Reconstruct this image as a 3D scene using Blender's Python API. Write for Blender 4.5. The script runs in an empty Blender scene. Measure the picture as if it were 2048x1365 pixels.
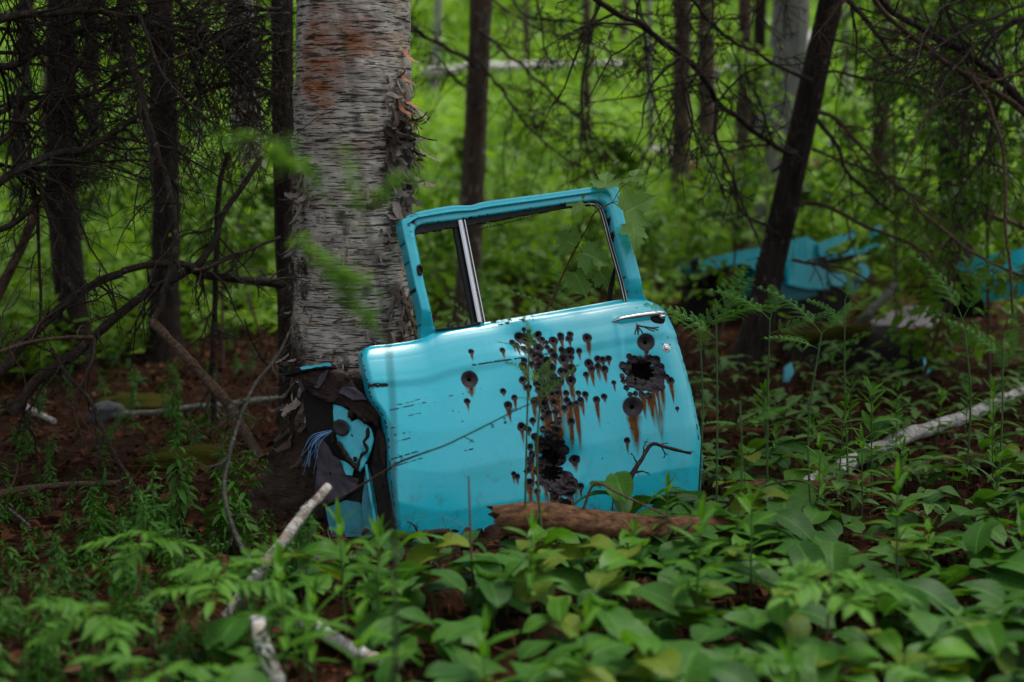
import bpy, bmesh, math, random
import numpy as np
from mathutils import Vector, Matrix

R = math.radians
random.seed(11)
rng = np.random.default_rng(11)
scene = bpy.context.scene
COL = scene.collection

# ------------------------------------------------------------------ camera, world, sun, exposure
CAM_H, PITCH, FPX = 1.2, R(7.65), 2844.0
cam_d = bpy.data.cameras.new('camera')
cam = bpy.data.objects.new('camera', cam_d)
COL.objects.link(cam)
cam.location = (0, 0, CAM_H)
cam.rotation_euler = (R(90) - PITCH, 0, 0)
cam_d.lens, cam_d.sensor_width = 50.0, 36.0
cam_d.clip_start, cam_d.clip_end = 0.05, 500
cam_d.dof.use_dof = True
cam_d.dof.focus_distance = 4.72
cam_d.dof.aperture_fstop = 1.5
scene.camera = cam

SUN_EL, SUN_AZ = R(69), R(62)          # azimuth measured clockwise from +Y
world = bpy.data.worlds.new('World')
scene.world = world
world.use_nodes = True
wn = world.node_tree
bg = wn.nodes['Background']
sky = wn.nodes.new('ShaderNodeTexSky')
sky.sky_type = 'NISHITA'
sky.sun_disc = False
sky.sun_elevation, sky.sun_rotation = SUN_EL, SUN_AZ
sky.air_density, sky.dust_density, sky.ozone_density = 0.9, 6.0, 0.6
hs = wn.nodes.new('ShaderNodeHueSaturation')
hs.inputs['Saturation'].default_value = 0.35
wn.links.new(sky.outputs[0], hs.inputs['Color'])
wn.links.new(hs.outputs[0], bg.inputs['Color'])
bg.inputs['Strength'].default_value = 0.13

sd = bpy.data.lights.new('sun', 'SUN')
sd.energy, sd.angle, sd.color = 1.5, R(22), (1.0, 0.96, 0.9)
sun = bpy.data.objects.new('sun', sd)
COL.objects.link(sun)
sdir = Vector((math.sin(SUN_AZ) * math.cos(SUN_EL), math.cos(SUN_AZ) * math.cos(SUN_EL), math.sin(SUN_EL)))
sun.rotation_euler = sdir.to_track_quat('Z', 'Y').to_euler()
sun.location = sdir * 60

scene.render.engine = 'CYCLES'
scene.view_settings.view_transform = 'Standard'
scene.view_settings.look = 'None'
scene.view_settings.gamma = 1.0
scene.view_settings.use_curve_mapping = False
scene.view_settings.exposure = 0.78
scene.cycles.max_bounces = 6
scene.cycles.diffuse_bounces = 4
scene.cycles.transmission_bounces = 4
scene.cycles.sample_clamp_indirect = 4.0

# ------------------------------------------------------------------ small maths helpers
FWD = np.array((0, math.cos(PITCH), -math.sin(PITCH)))
UPV = np.array((0, math.sin(PITCH), math.cos(PITCH)))
EYE = np.array((0, 0, CAM_H))


def ray(px, py):
    return FWD + np.array((1.0, 0, 0)) * (px - 1024) / FPX + UPV * (682.5 - py) / FPX


def at(px, py, Y):
    d = ray(px, py)
    return EYE + d * (Y / d[1])


def _hash(ix, iy, iz, seed):
    h = (ix * 374761393 + iy * 668265263 + iz * 2147483647 + seed * 1274126177) & 0xFFFFFFFF
    h = ((h ^ (h >> 13)) * 1274126177) & 0xFFFFFFFF
    h = h ^ (h >> 16)
    return (h & 0xFFFFFF) / float(0xFFFFFF)


def vnoise(p, seed=0):
    p = np.asarray(p, float)
    i = np.floor(p).astype(np.int64)
    f = p - i
    f = f * f * (3 - 2 * f)
    out = 0
    for dx in (0, 1):
        wx = f[..., 0] if dx else 1 - f[..., 0]
        for dy in (0, 1):
            wy = f[..., 1] if dy else 1 - f[..., 1]
            for dz in (0, 1):
                wz = f[..., 2] if dz else 1 - f[..., 2]
                out = out + wx * wy * wz * _hash(i[..., 0] + dx, i[..., 1] + dy, i[..., 2] + dz, seed)
    return out


def fbm(p, seed=0, octv=4):
    p = np.asarray(p, float)
    s, a, t = 0, 1.0, 0
    for k in range(octv):
        s = s + a * vnoise(p * 2 ** k, seed + k * 17)
        t += a
        a *= 0.5
    return s / t


def ground(x, y):
    x, y = np.asarray(x, float), np.asarray(y, float)
    d = np.maximum(y - 6, 0)
    z = 0.03 * d + 0.004 * d * d
    p = np.stack((x * 0.8, y * 0.8, np.zeros_like(x)), -1)
    z = z + (fbm(p, 5, 3) - 0.5) * 0.10 * np.clip((y - 4.6) / 2, 0.25, 1)
    p2 = np.stack((x * 0.12, y * 0.12, np.zeros_like(x)), -1)
    z = z + (vnoise(p2, 9) - 0.5) * 1.2 * np.clip((y - 9) / 12, 0, 1)
    return z


def gz(x, y):
    return float(ground(np.array([x]), np.array([y]))[0])


def gp(px, py, lift=0.0):
    d = ray(px, py)
    Y = 1.5
    while Y < 80:
        p = EYE + d * (Y / d[1])
        if p[2] <= gz(p[0], p[1]) + lift:
            return p
        Y += 0.03
    return p


def spline(pts, n):
    """Catmull-Rom through pts (k x d), n samples."""
    pts = np.asarray(pts, float)
    if len(pts) < 3:
        t = np.linspace(0, 1, n)[:, None]
        return pts[0] * (1 - t) + pts[-1] * t
    e = np.vstack((2 * pts[0] - pts[1], pts, 2 * pts[-1] - pts[-2]))
    seg = np.linalg.norm(np.diff(pts, axis=0), axis=1)
    cum = np.concatenate(([0], np.cumsum(seg)))
    s = np.linspace(0, cum[-1], n)
    k = np.clip(np.searchsorted(cum, s, side='right') - 1, 0, len(pts) - 2)
    t = ((s - cum[k]) / np.maximum(seg[k], 1e-9))[:, None]
    p0, p1, p2, p3 = e[k], e[k + 1], e[k + 2], e[k + 3]
    return 0.5 * (2 * p1 + (p2 - p0) * t + (2 * p0 - 5 * p1 + 4 * p2 - p3) * t ** 2 + (3 * p1 - p0 - 3 * p2 + p3) * t ** 3)


def polyline(pts, n):
    pts = np.asarray(pts, float)
    seg = np.linalg.norm(np.diff(pts, axis=0), axis=1)
    cum = np.concatenate(([0], np.cumsum(seg)))
    s = np.linspace(0, cum[-1], n)
    return np.stack([np.interp(s, cum, pts[:, i]) for i in range(pts.shape[1])], 1)


# ------------------------------------------------------------------ mesh buffer
class MB:
    def __init__(self):
        self.v, self.f3, self.f4, self.uv, self.tint, self.n = [], [], [], [], [], 0

    def add(self, v, f, uv=None, tint=0.0):
        v = np.asarray(v, float).reshape(-1, 3)
        f = np.asarray(f, np.int64)
        self.v.append(v)
        if f.size:
            (self.f3 if f.shape[1] == 3 else self.f4).append(f + self.n)
        self.uv.append(np.zeros((len(v), 3)) if uv is None else np.asarray(uv, float))
        self.tint.append(np.full(len(v), tint) if np.isscalar(tint) else np.asarray(tint, float))
        self.n += len(v)

    def tube(self, pts, rad, seg=6, tint=0.0, rough=0.0, seed=0, cap=True, u0=0.0):
        pts = np.asarray(pts, float)
        n = len(pts)
        rad = np.broadcast_to(np.asarray(rad, float), (n,)).copy() if np.ndim(rad) else np.full(n, float(rad))
        t = np.gradient(pts, axis=0)
        t /= np.maximum(np.linalg.norm(t, axis=1, keepdims=True), 1e-9)
        a = np.array((0, 0, 1.0)) if abs(t[0][2]) < 0.8 else np.array((1.0, 0, 0))
        x = np.cross(a, t[0]); x /= np.linalg.norm(x)
        X = np.zeros_like(pts)
        for i in range(n):
            x = x - t[i] * np.dot(x, t[i])
            x /= max(np.linalg.norm(x), 1e-9)
            X[i] = x
        Y = np.cross(t, X)
        ang = np.linspace(0, 2 * math.pi, seg + 1)
        c, s = np.cos(ang), np.sin(ang)
        rr = rad[:, None] * np.ones(seg + 1)
        if rough:
            L = np.concatenate(([0], np.cumsum(np.linalg.norm(np.diff(pts, axis=0), axis=1))))
            q = np.stack((np.broadcast_to(c * 1.5, rr.shape), np.broadcast_to(s * 1.5, rr.shape),
                          np.broadcast_to((L / max(rad.max() * 2.2, 1e-4))[:, None], rr.shape)), -1)
            rr = rr * (1 + rough * (fbm(q + seed * 7.3, seed, 3) - 0.5) * 2)
        v = pts[:, None, :] + rr[..., None] * (c[None, :, None] * X[:, None, :] + s[None, :, None] * Y[:, None, :])
        L = np.concatenate(([0], np.cumsum(np.linalg.norm(np.diff(pts, axis=0), axis=1))))
        uv = np.zeros((n, seg + 1, 3))
        uv[..., 0] = ang[None, :] * rad.max() + u0
        uv[..., 1] = L[:, None]
        uv[..., 2] = np.linspace(0, 1, n)[:, None]
        idx = np.arange(n * (seg + 1)).reshape(n, seg + 1)
        f = np.stack((idx[:-1, :-1], idx[:-1, 1:], idx[1:, 1:], idx[1:, :-1]), -1).reshape(-1, 4)
        self.add(v, f, uv.reshape(-1, 3), tint)
        if cap:
            for i in (0, n - 1):
                if rad[i] > 0.002:
                    base = idx[i] + self.n - n * (seg + 1)
                    ring = v[i]
                    cv = ring[:-1].mean(0)
                    vv = np.vstack((ring, cv[None]))
                    k = np.arange(seg)
                    ff = np.stack((k + 1, k, np.full(seg, seg + 1)), -1) if i == 0 else np.stack((k, k + 1, np.full(seg, seg + 1)), -1)
                    uvv = np.zeros((len(vv), 3)); uvv[:, 2] = -1.0; uvv[:, :2] = vv[:, :2]
                    self.add(vv, ff, uvv, tint)

    def inst(self, tv, tf, tuv, mats, offs, tints=None):
        """tv template verts (k,3), mats (N,3,3), offs (N,3)."""
        N, k = len(offs), len(tv)
        v = np.einsum('nij,kj->nki', mats, tv) + offs[:, None, :]
        f = (tf[None] + (np.arange(N) * k)[:, None, None]).reshape(-1, tf.shape[1])
        uv = np.broadcast_to(tuv, (N, k, 3)).reshape(-1, 3)
        ti = np.repeat(tints, k) if tints is not None else 0.0
        self.add(v.reshape(-1, 3), f, uv, ti)

    def mesh(self, name, mat, origin=None, smooth=True):
        v = np.concatenate(self.v) if self.v else np.zeros((0, 3))
        if origin is not None:
            v = v - np.asarray(origin, float)
        f3 = np.concatenate(self.f3) if self.f3 else np.zeros((0, 3), np.int64)
        f4 = np.concatenate(self.f4) if self.f4 else np.zeros((0, 4), np.int64)
        me = bpy.data.meshes.new(name)
        me.vertices.add(len(v))
        me.vertices.foreach_set('co', v.astype(np.float32).ravel())
        me.loops.add(f3.size + f4.size)
        me.loops.foreach_set('vertex_index', np.concatenate((f3.ravel(), f4.ravel())).astype(np.int32))
        me.polygons.add(len(f3) + len(f4))
        st = np.concatenate((np.arange(len(f3)) * 3, f3.size + np.arange(len(f4)) * 4)).astype(np.int32)
        me.polygons.foreach_set('loop_start', st)
        me.polygons.foreach_set('use_smooth', np.full(len(st), smooth))
        a = me.attributes.new('tuv', 'FLOAT_VECTOR', 'POINT')
        a.data.foreach_set('vector', np.concatenate(self.uv).astype(np.float32).ravel())
        a = me.attributes.new('tint', 'FLOAT', 'POINT')
        a.data.foreach_set('value', np.concatenate(self.tint).astype(np.float32))
        me.update(calc_edges=True)
        me.validate()
        if mat is not None:
            me.materials.append(mat)
        return me

    def build(self, name, mat, parent=None, origin=None, smooth=True):
        if origin is None and parent is not None:
            origin = world_loc(parent)
        o = bpy.data.objects.new(name, self.mesh(name, mat, origin, smooth))
        COL.objects.link(o)
        if parent is not None:
            o.parent = parent
        elif origin is not None:
            o.location = tuple(origin)
        return o


def world_loc(o):
    p = np.array(o.location)
    while o.parent is not None:
        o = o.parent
        p = p + np.array(o.location)
    return p


def tag(o, label=None, cat=None, group=None, kind=None):
    if label: o['label'] = label
    if cat: o['category'] = cat
    if group: o['group'] = group
    if kind: o['kind'] = kind
    return o


def empty(name, loc, label, cat, group=None):
    o = bpy.data.objects.new(name, None)
    o.empty_display_size = 0.1
    COL.objects.link(o)
    o.location = tuple(loc)
    return tag(o, label, cat, group)


def copy_tree(o, parent=None):
    c = o.copy()
    COL.objects.link(c)
    if parent is not None:
        c.parent = parent
    for ch in o.children:
        copy_tree(ch, c)
    return c


# ------------------------------------------------------------------ materials
def newmat(name):
    m = bpy.data.materials.new(name)
    m.use_nodes = True
    nt = m.node_tree
    return m, nt, nt.nodes['Principled BSDF'], nt.nodes['Material Output']


def N(nt, typ, **kw):
    n = nt.nodes.new(typ)
    for k, v in kw.items():
        if k in n.inputs:
            n.inputs[k].default_value = v
        else:
            setattr(n, k, v)
    return n


def attr(nt, name):
    n = nt.nodes.new('ShaderNodeAttribute')
    n.attribute_name = name
    return n


def math_(nt, op, a, b=None, clamp=False):
    n = nt.nodes.new('ShaderNodeMath')
    n.operation = op
    n.use_clamp = clamp
    for i, x in enumerate((a, b)):
        if x is None:
            continue
        if isinstance(x, (int, float)):
            n.inputs[i].default_value = x
        else:
            nt.links.new(x, n.inputs[i])
    return n.outputs[0]


def mixc(nt, fac, a, b, mode='MIX'):
    n = nt.nodes.new('ShaderNodeMix')
    n.data_type = 'RGBA'
    n.blend_type = mode
    n.clamp_factor = True
    for sock, x in ((n.inputs[0], fac), (n.inputs[6], a), (n.inputs[7], b)):
        if isinstance(x, (int, float)):
            sock.default_value = x
        elif isinstance(x, tuple):
            sock.default_value = (*x, 1) if len(x) == 3 else x
        else:
            nt.links.new(x, sock)
    return n.outputs[2]


def ramp(nt, x, lo, hi, a=0.0, b=1.0):
    n = nt.nodes.new('ShaderNodeMapRange')
    n.clamp = True
    nt.links.new(x, n.inputs[0])
    for i, v in zip((1, 2, 3, 4), (lo, hi, a, b)):
        n.inputs[i].default_value = v
    return n.outputs[0]


def noise(nt, vec=None, scale=5, detail=4, rough=0.6, sc3=None):
    if sc3 is not None:
        mp = nt.nodes.new('ShaderNodeMapping')
        mp.inputs['Scale'].default_value = sc3
        nt.links.new(vec, mp.inputs[0])
        vec = mp.outputs[0]
    n = nt.nodes.new('ShaderNodeTexNoise')
    n.inputs['Scale'].default_value = scale
    n.inputs['Detail'].default_value = detail
    n.inputs['Roughness'].default_value = rough
    if vec is not None:
        nt.links.new(vec, n.inputs['Vector'])
    return n.outputs['Fac']


def bump(nt, h, strength, dist, bs):
    b = nt.nodes.new('ShaderNodeBump')
    b.inputs['Strength'].default_value = strength
    b.inputs['Distance'].default_value = dist
    nt.links.new(h, b.inputs['Height'])
    nt.links.new(b.outputs[0], bs.inputs['Normal'])
    return b


def leaf_mat(name, dark, light, trans=0.35, rough=0.42, veins=0.0, spec=0.22, brown=0.0, bias=None):
    m, nt, bs, out = newmat(name)
    ti = attr(nt, 'tint').outputs['Fac']
    oi = nt.nodes.new('ShaderNodeObjectInfo').outputs['Random']
    v = math_(nt, 'ADD', math_(nt, 'MULTIPLY', ti, 0.4), bias if bias is not None else math_(nt, 'MULTIPLY', oi, 0.8))
    v = math_(nt, 'ADD', v, 0.1, True)
    c = mixc(nt, v, dark, light)
    geo = nt.nodes.new('ShaderNodeNewGeometry')
    nz = noise(nt, geo.outputs['Position'], 22, 3, 0.6)
    c = mixc(nt, math_(nt, 'MULTIPLY', ramp(nt, nz, 0.35, 0.7), 0.35), c, tuple(x * 0.55 for x in dark))
    if brown:
        nb = noise(nt, geo.outputs['Position'], 60, 2, 0.5)
        c = mixc(nt, math_(nt, 'MULTIPLY', ramp(nt, nb, 0.66, 0.72), brown), c, (0.09, 0.06, 0.015))
    if veins:
        tuv = attr(nt, 'tuv').outputs['Vector']
        sp = nt.nodes.new('ShaderNodeSeparateXYZ')
        nt.links.new(tuv, sp.inputs[0])
        ax = math_(nt, 'ABSOLUTE', sp.outputs[0])
        mid = ramp(nt, ax, 0.012, 0.04, 1, 0)
        w = math_(nt, 'SUBTRACT', math_(nt, 'MULTIPLY', sp.outputs[1], 9.0), math_(nt, 'MULTIPLY', ax, 7.0))
        fr = math_(nt, 'FRACT', w)
        side = ramp(nt, math_(nt, 'ABSOLUTE', math_(nt, 'SUBTRACT', fr, 0.5)), 0.03, 0.12, 1, 0)
        vv = math_(nt, 'MAXIMUM', mid, math_(nt, 'MULTIPLY', side, 0.5))
        c = mixc(nt, math_(nt, 'MULTIPLY', vv, veins), c, tuple(min(1, x * 1.9 + 0.02) for x in light))
        bump(nt, math_(nt, 'MULTIPLY', vv, -1), 0.5, 0.002, bs)
    nt.links.new(c, bs.inputs['Base Color'])
    bs.inputs['Roughness'].default_value = rough
    bs.inputs['Specular IOR Level'].default_value = spec
    if trans:
        tr = nt.nodes.new('ShaderNodeBsdfTranslucent')
        tc = mixc(nt, 1.0, c, (1.15, 1.1, 0.45), 'MULTIPLY')
        nt.links.new(tc, tr.inputs[0])
        mx = nt.nodes.new('ShaderNodeMixShader')
        mx.inputs[0].default_value = trans
        nt.links.new(bs.outputs[0], mx.inputs[1])
        nt.links.new(tr.outputs[0], mx.inputs[2])
        nt.links.new(mx.outputs[0], out.inputs[0])
    return m


def bark_mat(name, c1, c2, lichen=None, lich=0.0, scale=1.0, moss=0.0):
    m, nt, bs, out = newmat(name)
    tuv = attr(nt, 'tuv').outputs['Vector']
    n1 = noise(nt, tuv, 30 * scale, 6, 0.7, (1.0, 0.22, 1))
    n2 = noise(nt, tuv, 6 * scale, 4, 0.6)
    c = mixc(nt, ramp(nt, n1, 0.35, 0.68), c1, c2)
    c = mixc(nt, math_(nt, 'MULTIPLY', ramp(nt, n2, 0.45, 0.7), 0.5), c, tuple(x * 0.5 for x in c1))
    if lichen:
        n3 = noise(nt, tuv, 16 * scale, 5, 0.75)
        c = mixc(nt, math_(nt, 'MULTIPLY', ramp(nt, n3, 0.60 - lich * 0.1, 0.66), 0.8), c, lichen)
    if moss:
        n4 = noise(nt, tuv, 9, 4, 0.7)
        c = mixc(nt, math_(nt, 'MULTIPLY', ramp(nt, n4, 0.5, 0.62), moss), c, (0.05, 0.06, 0.012))
    nt.links.new(c, bs.inputs['Base Color'])
    bs.inputs['Roughness'].default_value = 0.85
    bs.inputs['Specular IOR Level'].default_value = 0.10
    bump(nt, n1, 0.9, 0.012 / scale, bs)
    return m


def birch_bark(name, orange=False, base=(0.56, 0.525, 0.465), sc=1.0, dirt=0.5):
    m, nt, bs, out = newmat(name)
    tuv = attr(nt, 'tuv').outputs['Vector']
    sp = nt.nodes.new('ShaderNodeSeparateXYZ')
    nt.links.new(tuv, sp.inputs[0])
    # thin horizontal lenticels at two sizes
    l1 = noise(nt, tuv, 1, 3, 0.6, (9 * sc, 110 * sc, 0))
    l2 = noise(nt, tuv, 1, 2, 0.5, (20 * sc, 190 * sc, 3))
    patch = noise(nt, tuv, 1, 3, 0.6, (3.5 * sc, 6 * sc, 0))
    thr = ramp(nt, patch, 0.34, 0.70, 0.10, -0.05)
    dash = math_(nt, 'MAXIMUM', ramp(nt, math_(nt, 'SUBTRACT', l1, thr), 0.55, 0.60), math_(nt, 'MULTIPLY', ramp(nt, l2, 0.58, 0.64), 0.8))
    l3 = noise(nt, tuv, 1, 5, 0.65, (4.5 * sc, 42 * sc, 5))
    dash = math_(nt, 'MAXIMUM', dash, math_(nt, 'MULTIPLY', ramp(nt, l3, 0.60, 0.66), 0.9))
    big = noise(nt, tuv, 1, 5, 0.7, (4 * sc, 9 * sc, 7))
    fine = noise(nt, tuv, 1, 5, 0.7, (30 * sc, 60 * sc, 0))
    c = mixc(nt, ramp(nt, fine, 0.3, 0.7), tuple(x * 0.72 for x in base), base)
    c = mixc(nt, math_(nt, 'MULTIPLY', ramp(nt, big, 0.48, 0.60), dirt), c, (0.075, 0.055, 0.038))
    warm = noise(nt, tuv, 1, 4, 0.6, (5 * sc, 12 * sc, 2))
    c = mixc(nt, math_(nt, 'MULTIPLY', ramp(nt, warm, 0.50, 0.66), 0.7), c, (0.42, 0.31, 0.22))
    if orange:
        ob = attr(nt, 'orange').outputs['Fac']
        on = noise(nt, tuv, 1, 5, 0.7, (12, 26, 0))
        om = math_(nt, 'MULTIPLY', ob, ramp(nt, on, 0.33, 0.6))
        c = mixc(nt, math_(nt, 'MULTIPLY', om, 0.9), c, mixc(nt, on, (0.30, 0.05, 0.008), (0.36, 0.13, 0.03)))
        rb = attr(nt, 'rootdark').outputs['Fac']
        rn = noise(nt, tuv, 1, 6, 0.75, (18, 14, 0))
        c = mixc(nt, rb, c, mixc(nt, ramp(nt, rn, 0.35, 0.7), (0.018, 0.013, 0.010), (0.11, 0.075, 0.05)))
        dash = math_(nt, 'MULTIPLY', dash, math_(nt, 'SUBTRACT', 1.0, math_(nt, 'MULTIPLY', rb, 0.8)))
    c = mixc(nt, math_(nt, 'MULTIPLY', dash, 0.93), c, (0.018, 0.014, 0.012))
    nt.links.new(c, bs.inputs['Base Color'])
    bs.inputs['Roughness'].default_value = 0.75
    bs.inputs['Specular IOR Level'].default_value = 0.15
    h = math_(nt, 'SUBTRACT', math_(nt, 'MULTIPLY', fine, 0.5), dash)
    if orange:
        h = math_(nt, 'ADD', h, math_(nt, 'MULTIPLY', math_(nt, 'MULTIPLY', rn, rb), 5.0))
    bump(nt, h, 1.0, 0.012, bs)
    return m


def plain(name, c, rough=0.6, metal=0.0, nscale=30, namp=0.35, bmp=0.2, spec=0.5):
    m, nt, bs, out = newmat(name)
    geo = nt.nodes.new('ShaderNodeNewGeometry').outputs['Position']
    n = noise(nt, geo, nscale, 5, 0.65)
    col = mixc(nt, ramp(nt, n, 0.3, 0.7), tuple(x * (1 - namp) for x in c), tuple(min(1, x * (1 + namp)) for x in c))
    nt.links.new(col, bs.inputs['Base Color'])
    bs.inputs['Metallic'].default_value = metal
    bs.inputs['Specular IOR Level'].default_value = spec
    nt.links.new(ramp(nt, n, 0.3, 0.7, max(0.02, rough - 0.12), min(1, rough + 0.12)), bs.inputs['Roughness'])
    if bmp:
        bump(nt, n, bmp, 0.004, bs)
    return m


TURQ = (0.008, 0.43, 0.56)
TURQ2 = (0.016, 0.49, 0.61)


def paint_mat(name, dust=1.0):
    m, nt, bs, out = newmat(name)
    geo = nt.nodes.new('ShaderNodeNewGeometry').outputs['Position']
    n1 = noise(nt, geo, 4, 4, 0.6)
    n2 = noise(nt, geo, 70, 4, 0.7)
    mp = nt.nodes.new('ShaderNodeMapping')
    mp.inputs['Rotation'].default_value = (0, R(8.6), 0)
    mp.inputs['Scale'].default_value = (5, 5, 60)
    nt.links.new(geo, mp.inputs[0])
    n3 = noise(nt, mp.outputs[0], 1, 4, 0.7)
    c = mixc(nt, n1, TURQ, TURQ2)
    c = mixc(nt, math_(nt, 'MULTIPLY', ramp(nt, n3, 0.52, 0.72), 0.07 * dust), c, (0.25, 0.55, 0.6))
    # chalky fading in soft clouds, and mud splashed up from the ground
    ch = noise(nt, geo, 2.6, 6, 0.7)
    c = mixc(nt, math_(nt, 'MULTIPLY', ramp(nt, ch, 0.48, 0.75), 0.12 * dust), c, (0.20, 0.50, 0.56))
    sz_ = nt.nodes.new('ShaderNodeSeparateXYZ')
    nt.links.new(geo, sz_.inputs[0])
    mud = math_(nt, 'MULTIPLY', ramp(nt, sz_.outputs[2], 0.34, 0.02), ramp(nt, noise(nt, geo, 24, 6, 0.8), 0.52, 0.66))
    c = mixc(nt, math_(nt, 'MULTIPLY', mud, 0.55 * dust), c, (0.06, 0.07, 0.05))
    grime = math_(nt, 'MULTIPLY', ramp(nt, noise(nt, geo, 160, 4, 0.6), 0.62, 0.70), 0.35)
    c = mixc(nt, grime, c, (0.03, 0.16, 0.19))
    rust = attr(nt, 'rust').outputs['Fac']
    rn = noise(nt, mp.outputs[0], 2, 5, 0.7)
    rc = mixc(nt, ramp(nt, n2, 0.3, 0.7), (0.040, 0.015, 0.002), (0.17, 0.062, 0.006))
    c = mixc(nt, rust, c, rc)
    chip = attr(nt, 'chip').outputs['Fac']
    c = mixc(nt, chip, c, (0.022, 0.014, 0.018))
    # stray specks of lost paint
    sp = noise(nt, geo, 55, 3, 0.5)
    c = mixc(nt, ramp(nt, sp, 0.735, 0.745), c, (0.02, 0.013, 0.015))
    nt.links.new(c, bs.inputs['Base Color'])
    rr = math_(nt, 'ADD', ramp(nt, n1, 0.3, 0.75, 0.16, 0.30), math_(nt, 'MULTIPLY', math_(nt, 'MAXIMUM', rust, chip), 0.35), True)
    nt.links.new(rr, bs.inputs['Roughness'])
    bs.inputs['Specular IOR Level'].default_value = 0.5
    nt.links.new(math_(nt, 'MULTIPLY', math_(nt, 'SUBTRACT', 1.0, math_(nt, 'MAXIMUM', rust, chip), True), 0.45), bs.inputs['Coat Weight'])
    nt.links.new(math_(nt, 'SUBTRACT', 0.5, math_(nt, 'MULTIPLY', math_(nt, 'MAXIMUM', rust, chip), 0.4), True), bs.inputs['Specular IOR Level'])
    bs.inputs['Coat Roughness'].default_value = 0.12
    hh = math_(nt, 'ADD', math_(nt, 'MULTIPLY', n1, 0.4), math_(nt, 'MULTIPLY', chip, -0.4))
    bump(nt, hh, 0.12, 0.004, bs)
    return m


M = {}
M['paint'] = paint_mat('turquoise_paint')
M['hole'] = plain('bared_metal', (0.014, 0.010, 0.014), 0.6, 0.1, 90, 0.6, 0.5, 0.28)
M['black_metal'] = plain('black_rusted_metal', (0.010, 0.008, 0.008), 0.7, 0.0, 40, 0.7, 0.5, 0.2)
M['grey_metal'] = plain('grey_primer_metal', (0.045, 0.038, 0.050), 0.55, 0.0, 30, 0.35, 0.25, 0.3)
M['brown_metal'] = plain('brown_rusted_metal', (0.022, 0.012, 0.009), 0.75, 0.0, 60, 0.7, 0.6, 0.2)
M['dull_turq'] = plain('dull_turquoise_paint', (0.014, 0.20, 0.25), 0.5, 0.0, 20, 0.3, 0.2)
M['chrome'] = plain('worn_chrome', (0.62, 0.62, 0.64), 0.24, 1.0, 12, 0.08, 0.0)
M['rubber'] = plain('black_rubber', (0.010, 0.010, 0.011), 0.7, 0.0, 80, 0.5, 0.4)
M['spruce'] = bark_mat('spruce_bark', (0.016, 0.012, 0.010), (0.055, 0.043, 0.036), (0.16, 0.17, 0.15), 0.15)
M['grey_bark'] = bark_mat('grey_bark', (0.15, 0.145, 0.14), (0.36, 0.35, 0.345), (0.42, 0.43, 0.40), 0.3, 0.8)
M['brown_bark'] = bark_mat('brown_bark', (0.05, 0.035, 0.025), (0.15, 0.11, 0.08), (0.30, 0.30, 0.27), 0.4, 0.8)
M['dead'] = bark_mat('dead_branch_bark', (0.020, 0.016, 0.013), (0.075, 0.058, 0.046), (0.16, 0.18, 0.15), 0.05, 2.0)
M['dead_brown'] = bark_mat('brown_branch_bark', (0.05, 0.033, 0.022), (0.16, 0.11, 0.075), (0.2, 0.2, 0.17), 0.0, 2.0)
M['lichen_bark'] = bark_mat('lichened_bark', (0.05, 0.055, 0.045), (0.15, 0.16, 0.13), (0.22, 0.28, 0.22), 0.9, 3.0)
M['grey_twig'] = bark_mat('grey_twig_bark', (0.03, 0.027, 0.024), (0.10, 0.10, 0.085), (0.16, 0.19, 0.15), 0.5, 3.0)
M['rotten'] = bark_mat('rotten_wood', (0.025, 0.013, 0.008), (0.20, 0.105, 0.052), None, 0, 2.2)
M['birch'] = birch_bark('birch_bark', True)
M['birch_far'] = birch_bark('birch_bark_far', False, (0.40, 0.38, 0.37), 1.0, 0.5)
M['birch_white'] = birch_bark('white_birch_pole', False, (0.80, 0.79, 0.77), 2.2, 0.2)
M['birch_stick_bark'] = birch_bark('birch_stick_bark', False, (0.60, 0.57, 0.53), 2.0, 0.75)
M['curl_light'] = plain('peeling_bark_grey', (0.22, 0.18, 0.15), 0.7, 0, 50, 0.5, 0.4)
M['curl_orange'] = plain('peeling_bark_orange', (0.36, 0.15, 0.065), 0.65, 0, 50, 0.45, 0.3)
M['curl_dark'] = plain('peeling_bark_dark', (0.06, 0.043, 0.032), 0.8, 0, 50, 0.6, 0.5)
M['leaf_broad'] = leaf_mat('broad_leaf', (0.022, 0.09, 0.016), (0.078, 0.215, 0.024), 0.42, 0.45, 0.25, brown=0.5)
M['leaf_bright'] = leaf_mat('bright_leaf', (0.05, 0.16, 0.016), (0.115, 0.28, 0.03), 0.4, 0.5, 0.25)
M['leaf_yellowing'] = leaf_mat('yellowing_leaf', (0.07, 0.14, 0.010), (0.17, 0.24, 0.018), 0.4, 0.5, 0.2, brown=0.9)
M['leaf_lance'] = leaf_mat('lance_leaf', (0.035, 0.14, 0.010), (0.11, 0.28, 0.018), 0.45, 0.42, 0.2)
M['leaf_fern'] = leaf_mat('fern_leaf', (0.05, 0.17, 0.02), (0.11, 0.30, 0.035), 0.4, 0.5)
M['leaf_feather'] = leaf_mat('feathery_leaf', (0.026, 0.10, 0.010), (0.06, 0.19, 0.018), 0.35, 0.5)
M['leaf_seedling'] = leaf_mat('seedling_leaf', (0.06, 0.15, 0.03), (0.14, 0.28, 0.06), 0.35, 0.45, 0.2)
M['leaf_maple'] = leaf_mat('maple_leaf', (0.10, 0.24, 0.04), (0.22, 0.38, 0.10), 0.45, 0.42, 0.25)
M['leaf_hill'] = leaf_mat('hill_leaf', (0.05, 0.16, 0.016), (0.24, 0.43, 0.050), 0.45, 0.5, bias=0.62)
M['leaf_shrub'] = leaf_mat('shrub_leaf', (0.05, 0.15, 0.012), (0.16, 0.32, 0.03), 0.45, 0.45)
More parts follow.
